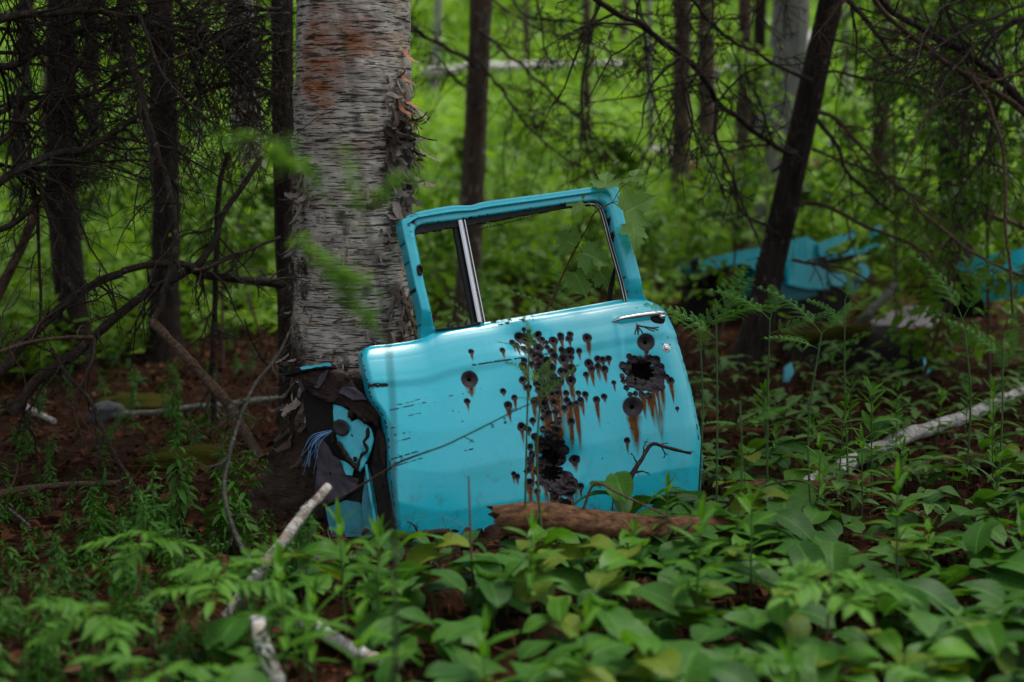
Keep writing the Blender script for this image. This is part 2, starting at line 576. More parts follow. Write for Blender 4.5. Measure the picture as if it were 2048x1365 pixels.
M['needle_dark'] = leaf_mat('dark_needles', (0.012, 0.028, 0.010), (0.028, 0.055, 0.016), 0.15, 0.6)
M['needle_fresh'] = leaf_mat('fresh_needles', (0.07, 0.20, 0.015), (0.16, 0.34, 0.03), 0.5, 0.5)
M['crown_leaf'] = leaf_mat('crown_leaf', (0.04, 0.11, 0.012), (0.09, 0.20, 0.025), 0.4, 0.5)
M['stem_green'] = plain('green_stem', (0.05, 0.10, 0.025), 0.5, 0, 60, 0.4, 0)
M['stem_red'] = plain('red_brown_stem', (0.13, 0.055, 0.03), 0.6, 0, 60, 0.4, 0)
M['cord'] = plain('blue_cord', (0.14, 0.32, 0.62), 0.6, 0, 60, 0.3, 0)
M['stone'] = plain('dark_stone', (0.05, 0.055, 0.055), 0.85, 0, 25, 0.5, 0.6)
M['stone_pale'] = plain('pale_stone', (0.17, 0.18, 0.18), 0.85, 0, 12, 0.5, 0.6)
M['moss'] = plain('moss', (0.045, 0.045, 0.008), 0.95, 0, 120, 0.5, 1.0, 0.03)


def litter_mat():
    m, nt, bs, out = newmat('dead_leaf')
    ti = attr(nt, 'tint').outputs['Fac']
    cr = nt.nodes.new('ShaderNodeValToRGB')
    el = cr.color_ramp.elements
    el[0].position, el[0].color = 0.0, (0.016, 0.007, 0.004, 1)
    el[1].position, el[1].color = 1.0, (0.20, 0.135, 0.09, 1)
    for p, c in ((0.35, (0.055, 0.020, 0.008)), (0.65, (0.105, 0.038, 0.014)), (0.9, (0.12, 0.062, 0.035))):
        e = el.new(p); e.color = (*c, 1)
    nt.links.new(ti, cr.inputs[0])
    nt.links.new(cr.outputs[0], bs.inputs['Base Color'])
    bs.inputs['Roughness'].default_value = 0.7
    bs.inputs['Specular IOR Level'].default_value = 0.12
    return m


M['litter'] = litter_mat()


def ground_mat():
    m, nt, bs, out = newmat('forest_floor')
    geo = nt.nodes.new('ShaderNodeNewGeometry').outputs['Position']
    n1 = noise(nt, geo, 2.2, 6, 0.7)
    n2 = noise(nt, geo, 38, 6, 0.75)
    n3 = noise(nt, geo, 0.9, 4, 0.6)
    c = mixc(nt, ramp(nt, n2, 0.3, 0.7), (0.010, 0.006, 0.004), (0.065, 0.026, 0.011))
    c = mixc(nt, ramp(nt, n1, 0.5, 0.65), c, (0.035, 0.024, 0.012))
    c = mixc(nt, math_(nt, 'MULTIPLY', ramp(nt, n3, 0.55, 0.64), 0.6), c, (0.035, 0.05, 0.010))
    sp = nt.nodes.new('ShaderNodeSeparateXYZ')
    nt.links.new(geo, sp.inputs[0])
    far = ramp(nt, sp.outputs[1], 9, 15)
    c = mixc(nt, math_(nt, 'MULTIPLY', far, 0.85), c, mixc(nt, n1, (0.08, 0.19, 0.015), (0.15, 0.30, 0.025)))
    nt.links.new(c, bs.inputs['Base Color'])
    bs.inputs['Roughness'].default_value = 0.95
    bs.inputs['Specular IOR Level'].default_value = 0.05
    bump(nt, n2, 1.0, 0.03, bs)
    return m


# ------------------------------------------------------------------ ground
def build_ground():
    xs = np.unique(np.concatenate((np.linspace(-70, -6, 60), np.linspace(-6, 6, 160), np.linspace(6, 70, 60))))
    ys = np.unique(np.concatenate((np.linspace(-40, 1, 30), np.linspace(1, 12, 170), np.linspace(12, 110, 110))))
    X, Y = np.meshgrid(xs, ys)
    Z = ground(X, Y)
    near = np.clip((14 - Y) / 5, 0, 1)
    Z = Z - 0.012 + (fbm(np.stack((X * 6, Y * 6, X * 0), -1), 33, 3) - 0.5) * 0.035 * near
    b = MB()
    idx = np.arange(X.size).reshape(X.shape)
    f = np.stack((idx[:-1, :-1], idx[:-1, 1:], idx[1:, 1:], idx[1:, :-1]), -1).reshape(-1, 4)
    b.add(np.stack((X, Y, Z), -1).reshape(-1, 3), f)
    o = b.build('ground', ground_mat())
    tag(o, kind='structure')


build_ground()

# ------------------------------------------------------------------ leaf templates
def leaf_tpl(length=1.0, width=0.5, segs=6, peak=0.38, cord=0.0, fold=0.25, droop=0.35, serr=0.0, cols=2, tip=1.0, wave=0.0):
    """Leaf along +Y, base at the origin, face +Z."""
    t = np.linspace(0, 1, segs + 1)
    a = peak / (1 - peak)
    w = (t ** a * (1 - t) ** tip)
    w = w / w.max() * width / 2
    w[0] = width * 0.02 + cord * width * 0.18
    cs = np.linspace(-1, 1, 2 * cols + 1)
    V, U = [], []
    for i, ti in enumerate(t):
        for c in cs:
            x = c * w[i] * (1 + serr * ((i % 2) * 2 - 1) * abs(c))
            y = ti * length
            if cord and ti < 0.34:
                y -= cord * abs(c) ** 1.5 * (0.34 - ti) * length * 1.1
                x *= 1 + cord * (0.34 - ti) * 1.8
            z = abs(x) * fold + wave * math.sin(ti * 9 + c * 2) * width * abs(c)
            ang = droop * ti
            V.append((x, y * math.cos(ang * 0.6), z - y * math.sin(ang) * 0.6))
            U.append((x / length, ti, 0))
    k = len(cs)
    idx = np.arange(len(V)).reshape(-1, k)
    f = np.stack((idx[:-1, :-1], idx[:-1, 1:], idx[1:, 1:], idx[1:, :-1]), -1).reshape(-1, 4)
    return np.array(V), f, np.array(U)


def maple_tpl(size=1.0, droop=0.2):
    half = [(0.0, 0.0), (0.10, -0.05), (0.30, -0.13), (0.29, -0.02), (0.52, 0.02), (0.45, 0.12), (0.66, 0.36), (0.52, 0.36), (0.52, 0.46),
            (0.40, 0.43), (0.27, 0.39), (0.30, 0.55), (0.37, 0.66), (0.22, 0.68), (0.14, 0.83), (0.08, 0.85)]
    pts = half + [(0.0, 1.05)] + [(-x, y) for x, y in reversed(half[1:])]
    V = [(0, 0.30, 0.0)] + [(x, y, 0) for x, y in pts]
    V = np.array(V) * size
    r = np.linalg.norm(V[:, :2] - np.array((0, 0.3)) * size, axis=1)
    V[:, 2] = -droop * r ** 2 / size + 0.16 * np.abs(V[:, 0]) - 0.05 * size * np.sin(V[:, 1] / size * 7)
    n = len(pts)
    f = np.array([(0, i + 1, (i + 1) % n + 1) for i in range(n)])
    U = np.stack((V[:, 0] / size, V[:, 1] / size, 0 * V[:, 0]), -1)
    return V, f, U


def rotm(yaw, pitch, roll=0.0):
    """Leaf +Y axis -> heading yaw (from +X, ccw) with elevation pitch, then roll about its own axis. Works on arrays."""
    yaw, pitch, roll = np.broadcast_arrays(np.asarray(yaw, float), np.asarray(pitch, float), np.asarray(roll, float))
    d = np.stack((np.cos(yaw) * np.cos(pitch), np.sin(yaw) * np.cos(pitch), np.sin(pitch)), -1)
    s = np.stack((np.sin(yaw), -np.cos(yaw), np.zeros_like(yaw)), -1)
    u = np.cross(s, d)
    cr, sr = np.cos(roll)[..., None], np.sin(roll)[..., None]
    s2 = s * cr + u * sr
    u2 = -s * sr + u * cr
    return np.stack((s2, d, u2), -1)


# ------------------------------------------------------------------ the car door
YAW, LEAN = R(22), R(17)
P0 = at(800, 1085, 4.3)
P0[2] = max(P0[2], 0.0)
DA = np.array((math.cos(YAW), math.sin(YAW), 0))
N0 = np.array((math.sin(YAW), -math.cos(YAW), 0))
DB = math.cos(LEAN) * np.array((0, 0, 1.0)) - math.sin(LEAN) * N0
DN = math.cos(LEAN) * N0 + math.sin(LEAN) * np.array((0, 0, 1.0))


def on_plane(px, py, p0, n, w=0.0):
    """Photo points -> points on a plane in the place, then moved w along its normal."""
    px, py = np.asarray(px, float), np.asarray(py, float)
    d = FWD + np.multiply.outer((px - 1024) / FPX, np.array((1.0, 0, 0))) + np.multiply.outer((682.5 - py) / FPX, UPV)
    k = np.dot(p0 - EYE, n) / (d @ n)
    return EYE + d * k[..., None] + np.multiply.outer(np.broadcast_to(np.asarray(w, float), px.shape), n)


door = empty('car_door', P0, 'turquoise car door full of bullet holes leaning against the birch trunk', 'car door')


def add_attr(o, name, vals):
    a = o.data.attributes.new(name, 'FLOAT', 'POINT')
    a.data.foreach_set('value', np.asarray(vals, np.float32))


Z4 = lambda x, y, r: (1000 + x * 0.3078, 640 + y * 0.3078, r * 0.3078)
Z3 = lambda x, y, r: (560 + x * 0.3078, 690 + y * 0.3078, r * 0.3078)
random.seed(3)
BIG = [Z4(945, 145, 54), Z4(842, 570, 62), Z3(1228, 225, 52)]
SMALL = [(x_, y_, r_ * 1.1) for x_, y_, r_ in [Z4(*h) for h in (
    (180, 50, 12), (210, 65, 12), (265, 85, 18), (283, 122, 16), (350, 135, 26), (400, 100, 20), (460, 92, 18), (450, 122, 20), (565, 118, 26),
    (100, 140, 20), (125, 158, 20), (150, 100, 28), (192, 112, 34), (165, 180, 18), (230, 140, 18), (255, 180, 26), (205, 205, 25), (330, 205, 18),
    (398, 195, 18), (450, 208, 28), (510, 205, 17), (350, 240, 22), (410, 260, 30), (455, 245, 20), (225, 230, 25), (300, 265, 22), (155, 265, 18),
    (145, 300, 22), (200, 290, 18), (330, 312, 25), (250, 310, 30), (455, 320, 28), (390, 340, 24), (240, 355, 26), (420, 342, 20), (140, 395, 22),
    (220, 390, 18), (290, 345, 20), (330, 382, 30), (375, 405, 26), (320, 425, 28), (350, 440, 28), (250, 420, 22), (278, 440, 25), (240, 462, 20),
    (450, 400, 28), (360, 482, 22), (325, 490, 18), (415, 482, 18), (270, 530, 26), (335, 545, 22), (280, 578, 20), (210, 530, 20), (418, 530, 20),
    (437, 557, 20), (400, 580, 18), (478, 550, 16), (505, 530, 20), (493, 480, 15), (538, 490, 19), (608, 525, 20), (658, 505, 18), (570, 285, 26),
    (585, 325, 20), (548, 360, 17), (628, 258, 20), (660, 262, 20), (697, 255, 19), (627, 308, 20), (668, 325, 22), (725, 413, 14), (290, 635, 14),
    (197, 660, 18), (445, 668, 20), (125, 700, 25), (170, 718, 18), (355, 725, 20), (185, 830, 20), (480, 908, 25), (515, 1085, 20), (805, 790, 18),
    (1128, 582, 11), (10, 468, 17), (82, 510, 17), (40, 560, 24), (75, 1005, 14), (100, 1022, 16), (235, 1118, 18), (185, 1062, 26), (1090, 400, 22),
    (20, 195, 16))] + [Z3(*h) for h in ((1245, 42, 16), (1205, 372, 18))]]
SMALL += [Z4(random.gauss(285, 62), random.uniform(70, 620), random.uniform(13, 22)) for _ in range(34)]
RAG_A = [Z4(*h) for h in (
    (790, 300, 25), (835, 235, 18), (870, 280, 45), (905, 270, 35), (960, 265, 35), (1005, 265, 28), (1030, 310, 28), (1045, 345, 18), (785, 370, 18),
    (790, 402, 16), (830, 320, 40), (880, 350, 60), (940, 350, 60), (1000, 350, 50), (850, 400, 45), (900, 420, 50), (960, 420, 50), (1010, 400, 40),
    (805, 445, 18), (825, 490, 16), (860, 485, 16), (900, 490, 18), (945, 500, 22), (1065, 375, 18), (1030, 440, 22), (990, 455, 25))]
RAG_B = [Z4(*h) for h in (
    (300, 742, 24), (345, 772, 28), (292, 792, 30), (385, 800, 28), (330, 690, 20), (262, 715, 18), (365, 660, 18), (300, 610, 18), (345, 600, 20), (260, 640, 14), (210, 760, 22), (250, 780, 26), (275, 830, 35), (320, 830, 40), (370, 850, 45), (410, 850, 35), (340, 900, 55), (390, 900, 45), (200, 880, 25),
    (185, 920, 28), (180, 970, 20), (290, 940, 55), (250, 980, 35), (300, 1010, 50), (360, 1000, 60), (420, 1030, 50), (460, 1060, 35), (330, 1070, 50),
    (390, 1090, 50), (440, 1110, 40), (280, 1040, 40), (350, 1150, 25), (430, 1190, 30), (400, 1180, 20), (160, 990, 15), (240, 1060, 18))]
STREAKS = [(*Z4(290, 500, 85), 420), (*Z4(265, 240, 70), 700), (*Z4(330, 420, 70), 520), (*Z4(300, 640, 60), 330), (*Z4(330, 1050, 120), 190), (*Z4(842, 600, 44), 300), (*Z4(990, 450, 50), 350), (*Z4(955, 480, 34), 230), (*Z4(905, 490, 26), 170), (*Z4(1030, 440, 22), 170),
           (*Z4(1090, 410, 18), 150), (*Z4(470, 540, 26), 330), (*Z4(425, 560, 30), 310), (*Z4(300, 330, 60), 460), (*Z4(345, 420, 52), 420),
           (*Z4(270, 400, 34), 210), (*Z4(410, 270, 30), 190), (*Z4(205, 530, 20), 170), (*Z4(608, 530, 17), 190), (*Z4(668, 330, 19), 100),
           (*Z4(627, 320, 17), 90), (*Z4(585, 335, 17), 120), (*Z4(180, 1060, 30), 190), (*Z4(300, 1050, 50), 170), (*Z4(450, 1090, 50), 170),
           (*Z4(380, 1100, 60), 150), (*Z4(235, 1118, 16), 120), (*Z4(450, 430, 22), 170), (*Z4(40, 565, 22), 110), (*Z4(160, 290, 16), 200),
           (*Z4(350, 150, 12), 130), (*Z4(515, 1085, 12), 110), (*Z4(945, 190, 22), 60), (*Z3(1228, 250, 40), 100), (*Z4(445, 680, 18), 190),
           (*Z4(515, 535, 14), 110), (*Z4(230, 780, 22), 330), (*Z4(190, 900, 30), 220)]
STREAKS = [(x, y, r, L * 0.3078) for x, y, r, L in STREAKS]
for x, y, r in SMALL:
    STREAKS.append((x, y, r * 0.75, r * random.uniform(2.0, 5.0)))

TOPC = [(738, 691), (755, 687), (800, 682), (848, 674), (872, 664), (892, 656), (930, 648), (975, 641), (1050, 629), (1130, 616), (1200, 604), (1262, 594), (1300, 594), (1326, 599)]
LEFC = [(738, 691), (731, 702), (730, 722), (735, 756), (744, 798), (764, 832), (774, 870), (778, 940), (786, 1000), (800, 1085)]
RIGC = [(1326, 598), (1340, 610), (1352, 640), (1363, 680), (1376, 740), (1389, 800), (1399, 850), (1406, 890), (1410, 930), (1411, 985), (1408, 1018)]
BOTC = [(800, 1085), (880, 1112), (950, 1112), (1060, 1090), (1200, 1060), (1330, 1034), (1408, 1018)]


def door_depth(s, t):
    """Bulge of the pressed skin along the door's normal: shoulder, crease, belly and tuck-under."""
    w = np.interp(t, [0, 0.03, 0.08, 0.15, 0.19, 0.22, 0.30, 0.45, 0.62, 0.8, 0.92, 1.0],
                  [-0.050, -0.036, -0.020, -0.004, 0.003, 0.001, 0.010, 0.022, 0.024, 0.012, -0.006, -0.026])
    k = np.array([1, 4, 6, 4, 1]) / 16
    return w


def coons(ns, nt_):
    T, B = spline(TOPC, ns), spline(BOTC, ns)
    L, Rr = spline(LEFC, nt_), spline(RIGC, nt_)
    s, t = np.linspace(0, 1, ns)[None, :, None], np.linspace(0, 1, nt_)[:, None, None]
    P = (1 - t) * T[None] + t * B[None] + (1 - s) * L[:, None] + s * Rr[:, None]
    P -= (1 - s) * (1 - t) * T[0] + s * (1 - t) * T[-1] + (1 - s) * t * B[0] + s * t * B[-1]
    return P


def build_skin():
    ns, nt_ = 540, 330
    P = coons(ns, nt_)
    px, py = P[..., 0], P[..., 1]
    s = np.broadcast_to(np.linspace(0, 1, ns)[None, :], px.shape)
    t = np.broadcast_to(np.linspace(0, 1, nt_)[:, None], px.shape)
    tp = np.linspace(0, 1, nt_)
    prof = door_depth(None, tp)
    ker = np.exp(-np.linspace(-2, 2, 13) ** 2); ker /= ker.sum()
    prof = np.convolve(np.pad(prof, 6, 'edge'), ker, 'valid')
    w = np.broadcast_to(prof[:, None], px.shape).copy()
    # the rear end of the skin curls back, the front edge too
    w -= 0.030 * np.clip((s - 0.93) / 0.07, 0, 1) ** 2 + 0.012 * np.clip((0.02 - s) / 0.02, 0, 1) ** 2
    # vertical crease ahead of the handle (upper right) and soft dents
    w += 0.004 * np.exp(-((px - 1236 - (py - 640) * 0.05) / 7) ** 2) * np.clip((760 - py) / 90, 0, 1) * np.clip((py - 628) / 15, 0, 1)
    w += (fbm(np.stack((px / 150, py / 150, px * 0), -1), 3, 2) - 0.5) * 0.010
    rust, chip = np.zeros_like(px), np.zeros_like(px)
    wob = fbm(np.stack((px / 5, py / 5, px * 0), -1), 4, 3)
    own = np.full(px.shape, -1)
    gone = np.zeros(px.shape, bool)

    def win(x, y, rx, ry0, ry1):
        m = (np.abs(px - x) < rx) & (py > y - ry0) & (py < y + ry1)
        return m

    for x, y, r, L in STREAKS:
        m = (px > x - r * 1.6) & (px < x + r * 1.6 + L * 0.2) & (py > y) & (py < y + L)
        if not m.any():
            continue
        u = (py[m] - y) / L
        cx = x + 0.13 * (py[m] - y)
        hw = r * (1 - u) ** 0.65 * (0.85 + 0.3 * vnoise(np.stack((py[m] / 14, px[m] * 0 + x, px[m] * 0), -1), 6))
        k = np.clip(1.35 - np.abs(px[m] - cx) / np.maximum(hw, 0.4), 0, 1) * (1 - u ** 2.2 * 0.85) * (0.45 + 0.75 * vnoise(np.stack((px[m] / 3, py[m] / 25, px[m] * 0), -1), 8)) * (1.0 if r < 15 else np.clip((fbm(np.stack(((px[m] - 0.13 * py[m]) / 4.5, py[m] / 70, px[m] * 0 + 2), -1), 18, 3) - 0.27) * 5, 0, 1))
        rust[m] = np.maximum(rust[m], np.clip(k * 1.7, 0, 1))
    groups = [[h] for h in SMALL] + [[h] for h in BIG] + [RAG_A, RAG_B]
    for gi, g in enumerate(groups):
        for x, y, r in g:
            m = win(x, y, r * 2.2, r * 2.2, r * 3.0)
            if not m.any():
                continue
            dx, dy = px[m] - x, py[m] - y
            circ = np.hypot(dx, dy) / r
            tl_ = 1.75 if r < 11 else 1.5
            tail = np.abs(dx - 0.1 * dy) / (0.62 * r * np.clip(1 - dy / (tl_ * r), 0.02, 1)) + np.where((dy < 0) | (dy > tl_ * r), 9, 0)
            if len(g) > 1 and r > 30 * 0.3078:
                tail = tail + 9
            d = np.minimum(circ, tail) + (wob[m] - 0.5) * (0.30 if r < 11 else 0.08)
            ow = own[m]; ow[(d < 1.0)] = gi; own[m] = ow
            if len(g) == 1:
                w[m] -= (0.55 if r < 11 else 0.40) * r * 0.0016 * np.exp(-(np.hypot(dx, dy) / (r * 0.62)) ** 2)
                gn = gone[m]; gn[np.hypot(dx, dy) / r < (0.28 if r < 11 else 0.24)] = True; gone[m] = gn
            c = chip[m]; chip[m] = np.maximum(c, np.clip((1.15 - d) / 0.14, 0, 1))
    for cx, cy, rr in ((*Z4(915, 335, 0)[:2], 22), (*Z4(340, 990, 0)[:2], 20), (*Z4(322, 860, 0)[:2], 14), (*Z4(370, 900, 0)[:2], 13), (*Z4(160, 118, 0)[:2], 0)):
        m = win(cx, cy, 75, 75, 75)
        d = np.hypot(px[m] - cx, (py[m] - cy) * 1.2)
        w[m] -= 0.026 * np.exp(-(d / 34) ** 2)
        if rr:
            gn = gone[m]; gn[d + (wob[m] - 0.5) * 22 < rr] = True; gone[m] = gn
    # crumpled rough metal in the torn areas
    rag = own >= len(groups) - 2
    w[rag] += (fbm(np.stack((px[rag] / 9, py[rag] / 9, px[rag] * 0), -1), 14, 2) - 0.5) * 0.016
    # scratches to bare metal along the front edge, and a dark line along the long crease
    for (x0, y0, x1, y1, th, dens) in ((790, 812, 838, 800, 1.2, .5), (778, 822, 850, 806, 1.2, .6), (815, 833, 838, 828, 1, .6), (780, 858, 800, 853, 1.4, .6),
                                       (785, 872, 815, 866, 1.2, .6), (788, 886, 816, 878, 1.2, .7), (780, 920, 830, 905, 1.4, .7), (785, 928, 832, 912, 1.4, .7),
                                       (786, 934, 840, 918, 1.2, .7), (895, 794, 935, 786, 1, .5), (944, 731, 1045, 716, 1.6, .75), (1046, 716, 1110, 706, 1.2, .5),
                                       (734, 771, 772, 771, 4.0, .8), (738, 775, 756, 773, 3, .9), (925, 903, 940, 900, 1.4, .8), (770, 905, 778, 960, 1.6, .5),
                                       (1388, 830, 1397, 880, 2, .45), (1404, 900, 1409, 960, 2.2, .5), (1362, 690, 1380, 770, 1.8, .35), (1060, 858, 1110, 850, 1.2, .5)):
        m = (px > min(x0, x1) - 6) & (px < max(x0, x1) + 6) & (py > min(y0, y1) - 6) & (py < max(y0, y1) + 6)
        vx, vy = x1 - x0, y1 - y0
        L2 = vx * vx + vy * vy
        u = np.clip(((px[m] - x0) * vx + (py[m] - y0) * vy) / L2, 0, 1)
        d = np.hypot(px[m] - x0 - u * vx, py[m] - y0 - u * vy)
        g = fbm(np.stack((px[m] / 6, py[m] / 2.5, px[m] * 0), -1), 21, 2)
        chip[m] = np.maximum(chip[m], np.clip((th - d) / 0.8 + 0.5, 0, 1) * (g > 1 - dens * 0.75 - 0.1))
    # bare pitted patch on the sill of the window and chips along all edges
    m = (px > 990) & (px < 1075) & (py < 648 - (px - 1000) * 0.12)
    chip[m] = np.maximum(chip[m], (wob[m] > 0.62) * 1.0)
    e = np.minimum(np.minimum(s * 650, (1 - s) * 650), (1 - t) * 420)
    chip = np.maximum(chip, np.clip((2.6 - e) / 1.5, 0, 1) * (wob > 0.5))
    # star of cracked paint under the handle
    for k in range(9):
        a = random.uniform(-2.9, 0.25) if k < 7 else 1.57
        pts = [(1275, 651)]
        for q in range(5):
            pts.append((pts[-1][0] + math.cos(a) * random.uniform(6, 11) , pts[-1][1] + abs(math.sin(a)) * 2.5 + random.uniform(-1, 3)))
        if k == 8:
            pts = [(1275, 648), (1276, 656), (1277, 664)]
        for (x0, y0), (x1, y1) in zip(pts[:-1], pts[1:]):
            m = (px > min(x0, x1) - 4) & (px < max(x0, x1) + 4) & (py > min(y0, y1) - 4) & (py < max(y0, y1) + 4)
            vx, vy = x1 - x0, y1 - y0
            u = np.clip(((px[m] - x0) * vx + (py[m] - y0) * vy) / (vx * vx + vy * vy + 1e-6), 0, 1)
            d = np.hypot(px[m] - x0 - u * vx, py[m] - y0 - u * vy)
            chip[m] = np.maximum(chip[m], np.clip((1.9 - d) / 0.8, 0, 1))
    V = on_plane(px, py, P0, DN, w)
    nv = V.reshape(-1, 3)
    idx = np.arange(px.size).reshape(px.shape)
    F = np.stack((idx[:-1, :-1], idx[1:, :-1], idx[1:, 1:], idx[:-1, 1:]), -1)
    fo, fg = own[:-1, :-1], gone[:-1, :-1]
    chip_b = np.where(own >= 0, 0, chip)   # inside the holes the bare metal has its own mesh

    def sub(sel, name, mat, parent):
        f = F[sel]
        if not len(f):
            return None
        u, inv = np.unique(f.ravel(), return_inverse=True)
        b = MB()
        b.add(nv[u], inv.reshape(-1, 4))
        o = b.build(name, mat, parent, P0)
        add_attr(o, 'rust', rust.ravel()[u])
        add_attr(o, 'chip', chip.ravel()[u])
        return o

    skin = sub((fo < 0) & ~fg, 'outer_panel', M['paint'], door)
    names = ['bullet_hole'] * len(SMALL) + ['slug_hole'] * len(BIG) + ['torn_hole'] * 2
    for gi in range(len(groups)):
        sub((fo == gi) & ~fg, names[gi], M['hole'], skin)
    # folded flange round the skin, and a black inner panel put behind so the holes look dark
    b = MB()
    edge = np.concatenate((idx[:, 0], idx[-1, 1:], idx[::-1, -1][1:], idx[0, ::-1][1:]))
    ring = nv[edge]
    back = ring - DN * 0.045
    k = len(ring)
    i = np.arange(k - 1)
    b.add(np.vstack((ring - DN * 0.0015, back)), np.stack((i, i + k, i + 1 + k, i + 1), -1))
    b.build('flange', M['paint'], door, smooth=False)
    Pi = coons(30, 20)
    b = MB()
    cx, cy = Pi[..., 0].mean(), Pi[..., 1].mean()
    qx, qy = cx + (Pi[..., 0] - cx) * 0.96, cy + (Pi[..., 1] - cy) * 0.94
    Vi = on_plane(qx, qy, P0, DN, -0.085)
    ii = np.arange(600).reshape(20, 30)
    b.add(Vi.reshape(-1, 3), np.stack((ii[:-1, :-1], ii[1:, :-1], ii[1:, 1:], ii[:-1, 1:]), -1).reshape(-1, 4))
    b.build('inner_panel', M['black_metal'], door)
    return w


build_skin()


def build_frame():
    # outer and inner run of the window frame, by sections that pair up (front pillar, roof rail, rear pillar)
    outer = [[(852, 679), (845, 622), (830, 560), (817, 500), (805, 447), (808, 436)],
             [(808, 436), (826, 425), (850, 419), (905, 409), (945, 408), (978, 400), (1100, 384), (1190, 371), (1232, 364)],
             [(1232, 364), (1240, 368), (1246, 400), (1256, 445), (1272, 500), (1288, 560), (1298, 588), (1326, 604)]]
    inner = [[(893, 664), (876, 646), (857, 575), (845, 515), (835, 466), (837, 452)],
             [(837, 452), (848, 446), (875, 442), (930, 435), (975, 428), (1030, 420), (1110, 408), (1170, 400), (1196, 398)],
             [(1196, 398), (1212, 404), (1221, 424), (1234, 476), (1246, 520), (1258, 565), (1266, 592), (1272, 612)]]
    cnt = [60, 90, 60]
    O = np.vstack([spline(o, c)[(1 if k else 0):] for k, (o, c) in enumerate(zip(outer, cnt))])
    I = np.vstack([spline(o, c)[(1 if k else 0):] for k, (o, c) in enumerate(zip(inner, cnt))])
    n = len(O)
    cut1, cut2 = 60, 60 + 89
    # cross-section from the outer lip to the window edge: (fraction, depth)
    sec = [(0.0, -0.075), (0.0, -0.019), (0.04, -0.013), (0.14, -0.012), (0.30, -0.012), (0.44, -0.011), (0.48, -0.013), (0.53, -0.022), (0.60, -0.023),
           (0.85, -0.022), (0.94, -0.023), (1.0, -0.030), (1.0, -0.075)]
    sec_p = [(0.0, -0.075), (0.0, -0.020), (0.05, -0.013), (0.16, -0.012), (0.34, -0.012), (0.5, -0.012), (0.6, -0.012), (0.7, -0.013), (0.8, -0.014),
             (0.88, -0.017), (0.95, -0.023), (1.0, -0.030), (1.0, -0.075)]
    fr, de = np.array([q[0] for q in sec]), np.array([q[1] for q in sec])
    dp = np.array([q[1] for q in sec_p])
    k = np.arange(n)
    roof = np.clip(np.minimum((k - cut1 + 8) / 10.0, (cut2 + 8 - k) / 10.0), 0, 1)[:, None]
    D = roof * de[None] + (1 - roof) * dp[None]
    D = D + (fbm(np.stack((O[:, 0] / 40, O[:, 1] / 40, O[:, 0] * 0), -1), 41, 2)[:, None] - 0.5) * 0.002
    ends = np.clip(np.minimum(k, n - 1 - k) / 16.0, 0, 1)[:, None]
    ends = ends * ends * (3 - 2 * ends)
    D = np.maximum(D, -0.075) * ends + np.where(np.arange(D.shape[1])[None] % 12 == 0, -0.080, -0.054) * (1 - ends)
    f2 = roof * fr[None] + (1 - roof) * np.array([q[0] for q in sec_p])[None]
    PX = O[:, None, 0] * (1 - f2) + I[:, None, 0] * f2
    PY = O[:, None, 1] * (1 - f2) + I[:, None, 1] * f2
    V = on_plane(PX, PY, P0, DN, D)
    idx = np.arange(V.shape[0] * V.shape[1]).reshape(V.shape[:2])
    f = np.stack((idx[:-1, :-1], idx[:-1, 1:], idx[1:, 1:], idx[1:, :-1]), -1).reshape(-1, 4)
    nn = fbm(np.stack((PX / 7, PY / 7, PX * 0), -1), 77, 3)
    chip = ((nn > 0.66) & ((f2 > 0.93) | (f2 < 0.04))) * 1.0
    chip = np.maximum(chip, (nn > 0.57) * np.exp(-(((PX - 822) / 22) ** 2 + ((PY - 440) / 22) ** 2)) * 1.4)
    # cracks in the paint of the front pillar's top and a shot through the pillar
    chip = np.maximum(chip, (np.hypot((PX - 842) / 8, (PY - 539) / 12) < 1) * 1.0)
    secs = [(0, cut1 + 1, 'front_pillar'), (cut1, cut2 + 1, 'roof_rail'), (cut2, n, 'rear_pillar')]
    for a, c, nm in secs:
        b = MB()
        sl = slice(a, c)
        vv = V[sl].reshape(-1, 3)
        m, q = V[sl].shape[:2]
        ii = np.arange(m * q).reshape(m, q)
        b.add(vv, np.stack((ii[:-1, :-1], ii[:-1, 1:], ii[1:, 1:], ii[1:, :-1]), -1).reshape(-1, 4))
        o = b.build(nm, M['paint'], door, smooth=False)
        add_attr(o, 'chip', np.clip(chip[sl].ravel(), 0, 1))
    # shot hole on the front pillar
    b = MB()
    c = on_plane(np.array(842.0), np.array(539.0), P0, DN, -0.010)
    for rr, dz in ((0.0135, 0.0), (0.0125, 0.003), (0.009, -0.002), (0.004, -0.012)):
        pass
    ring = []
    prof = [(0.0145, -0.002), (0.0125, 0.003), (0.010, 0.001), (0.006, -0.006), (0.003, -0.014)]
    ang = np.linspace(0, 2 * math.pi, 25)[:-1]
    for rr, dz in prof:
        ring.append(c + np.outer(np.cos(ang) * rr * 0.75, DA) + np.outer(np.sin(ang) * rr * 1.15, DB) + DN * dz)
    v = np.vstack(ring)
    i0 = np.arange(24)
    F = np.vstack([np.stack((i0 + k * 24, (i0 + 1) % 24 + k * 24, (i0 + 1) % 24 + (k + 1) * 24, i0 + (k + 1) * 24), -1) for k in range(len(prof) - 1)])
    b.add(v, F)
    b.build('pillar_bullet_hole', M['hole'], door)
    # black weather seal inside the roof rail, ragged below
    b = MB()
    run = I[cut1 - 2:cut2 + 3]
    m = len(run)
    rag = 6 + 10 * np.clip((1150 - run[:, 0]) / 350, 0, 1) * (0.5 + fbm(np.stack((run[:, 0] / 9, run[:, 0] * 0, run[:, 0] * 0), -1), 55, 3))
    rag *= np.clip((1200 - run[:, 0]) / 60 + 0.4, 0.3, 1)
    up = on_plane(run[:, 0], run[:, 1] - 5, P0, DN, -0.036)
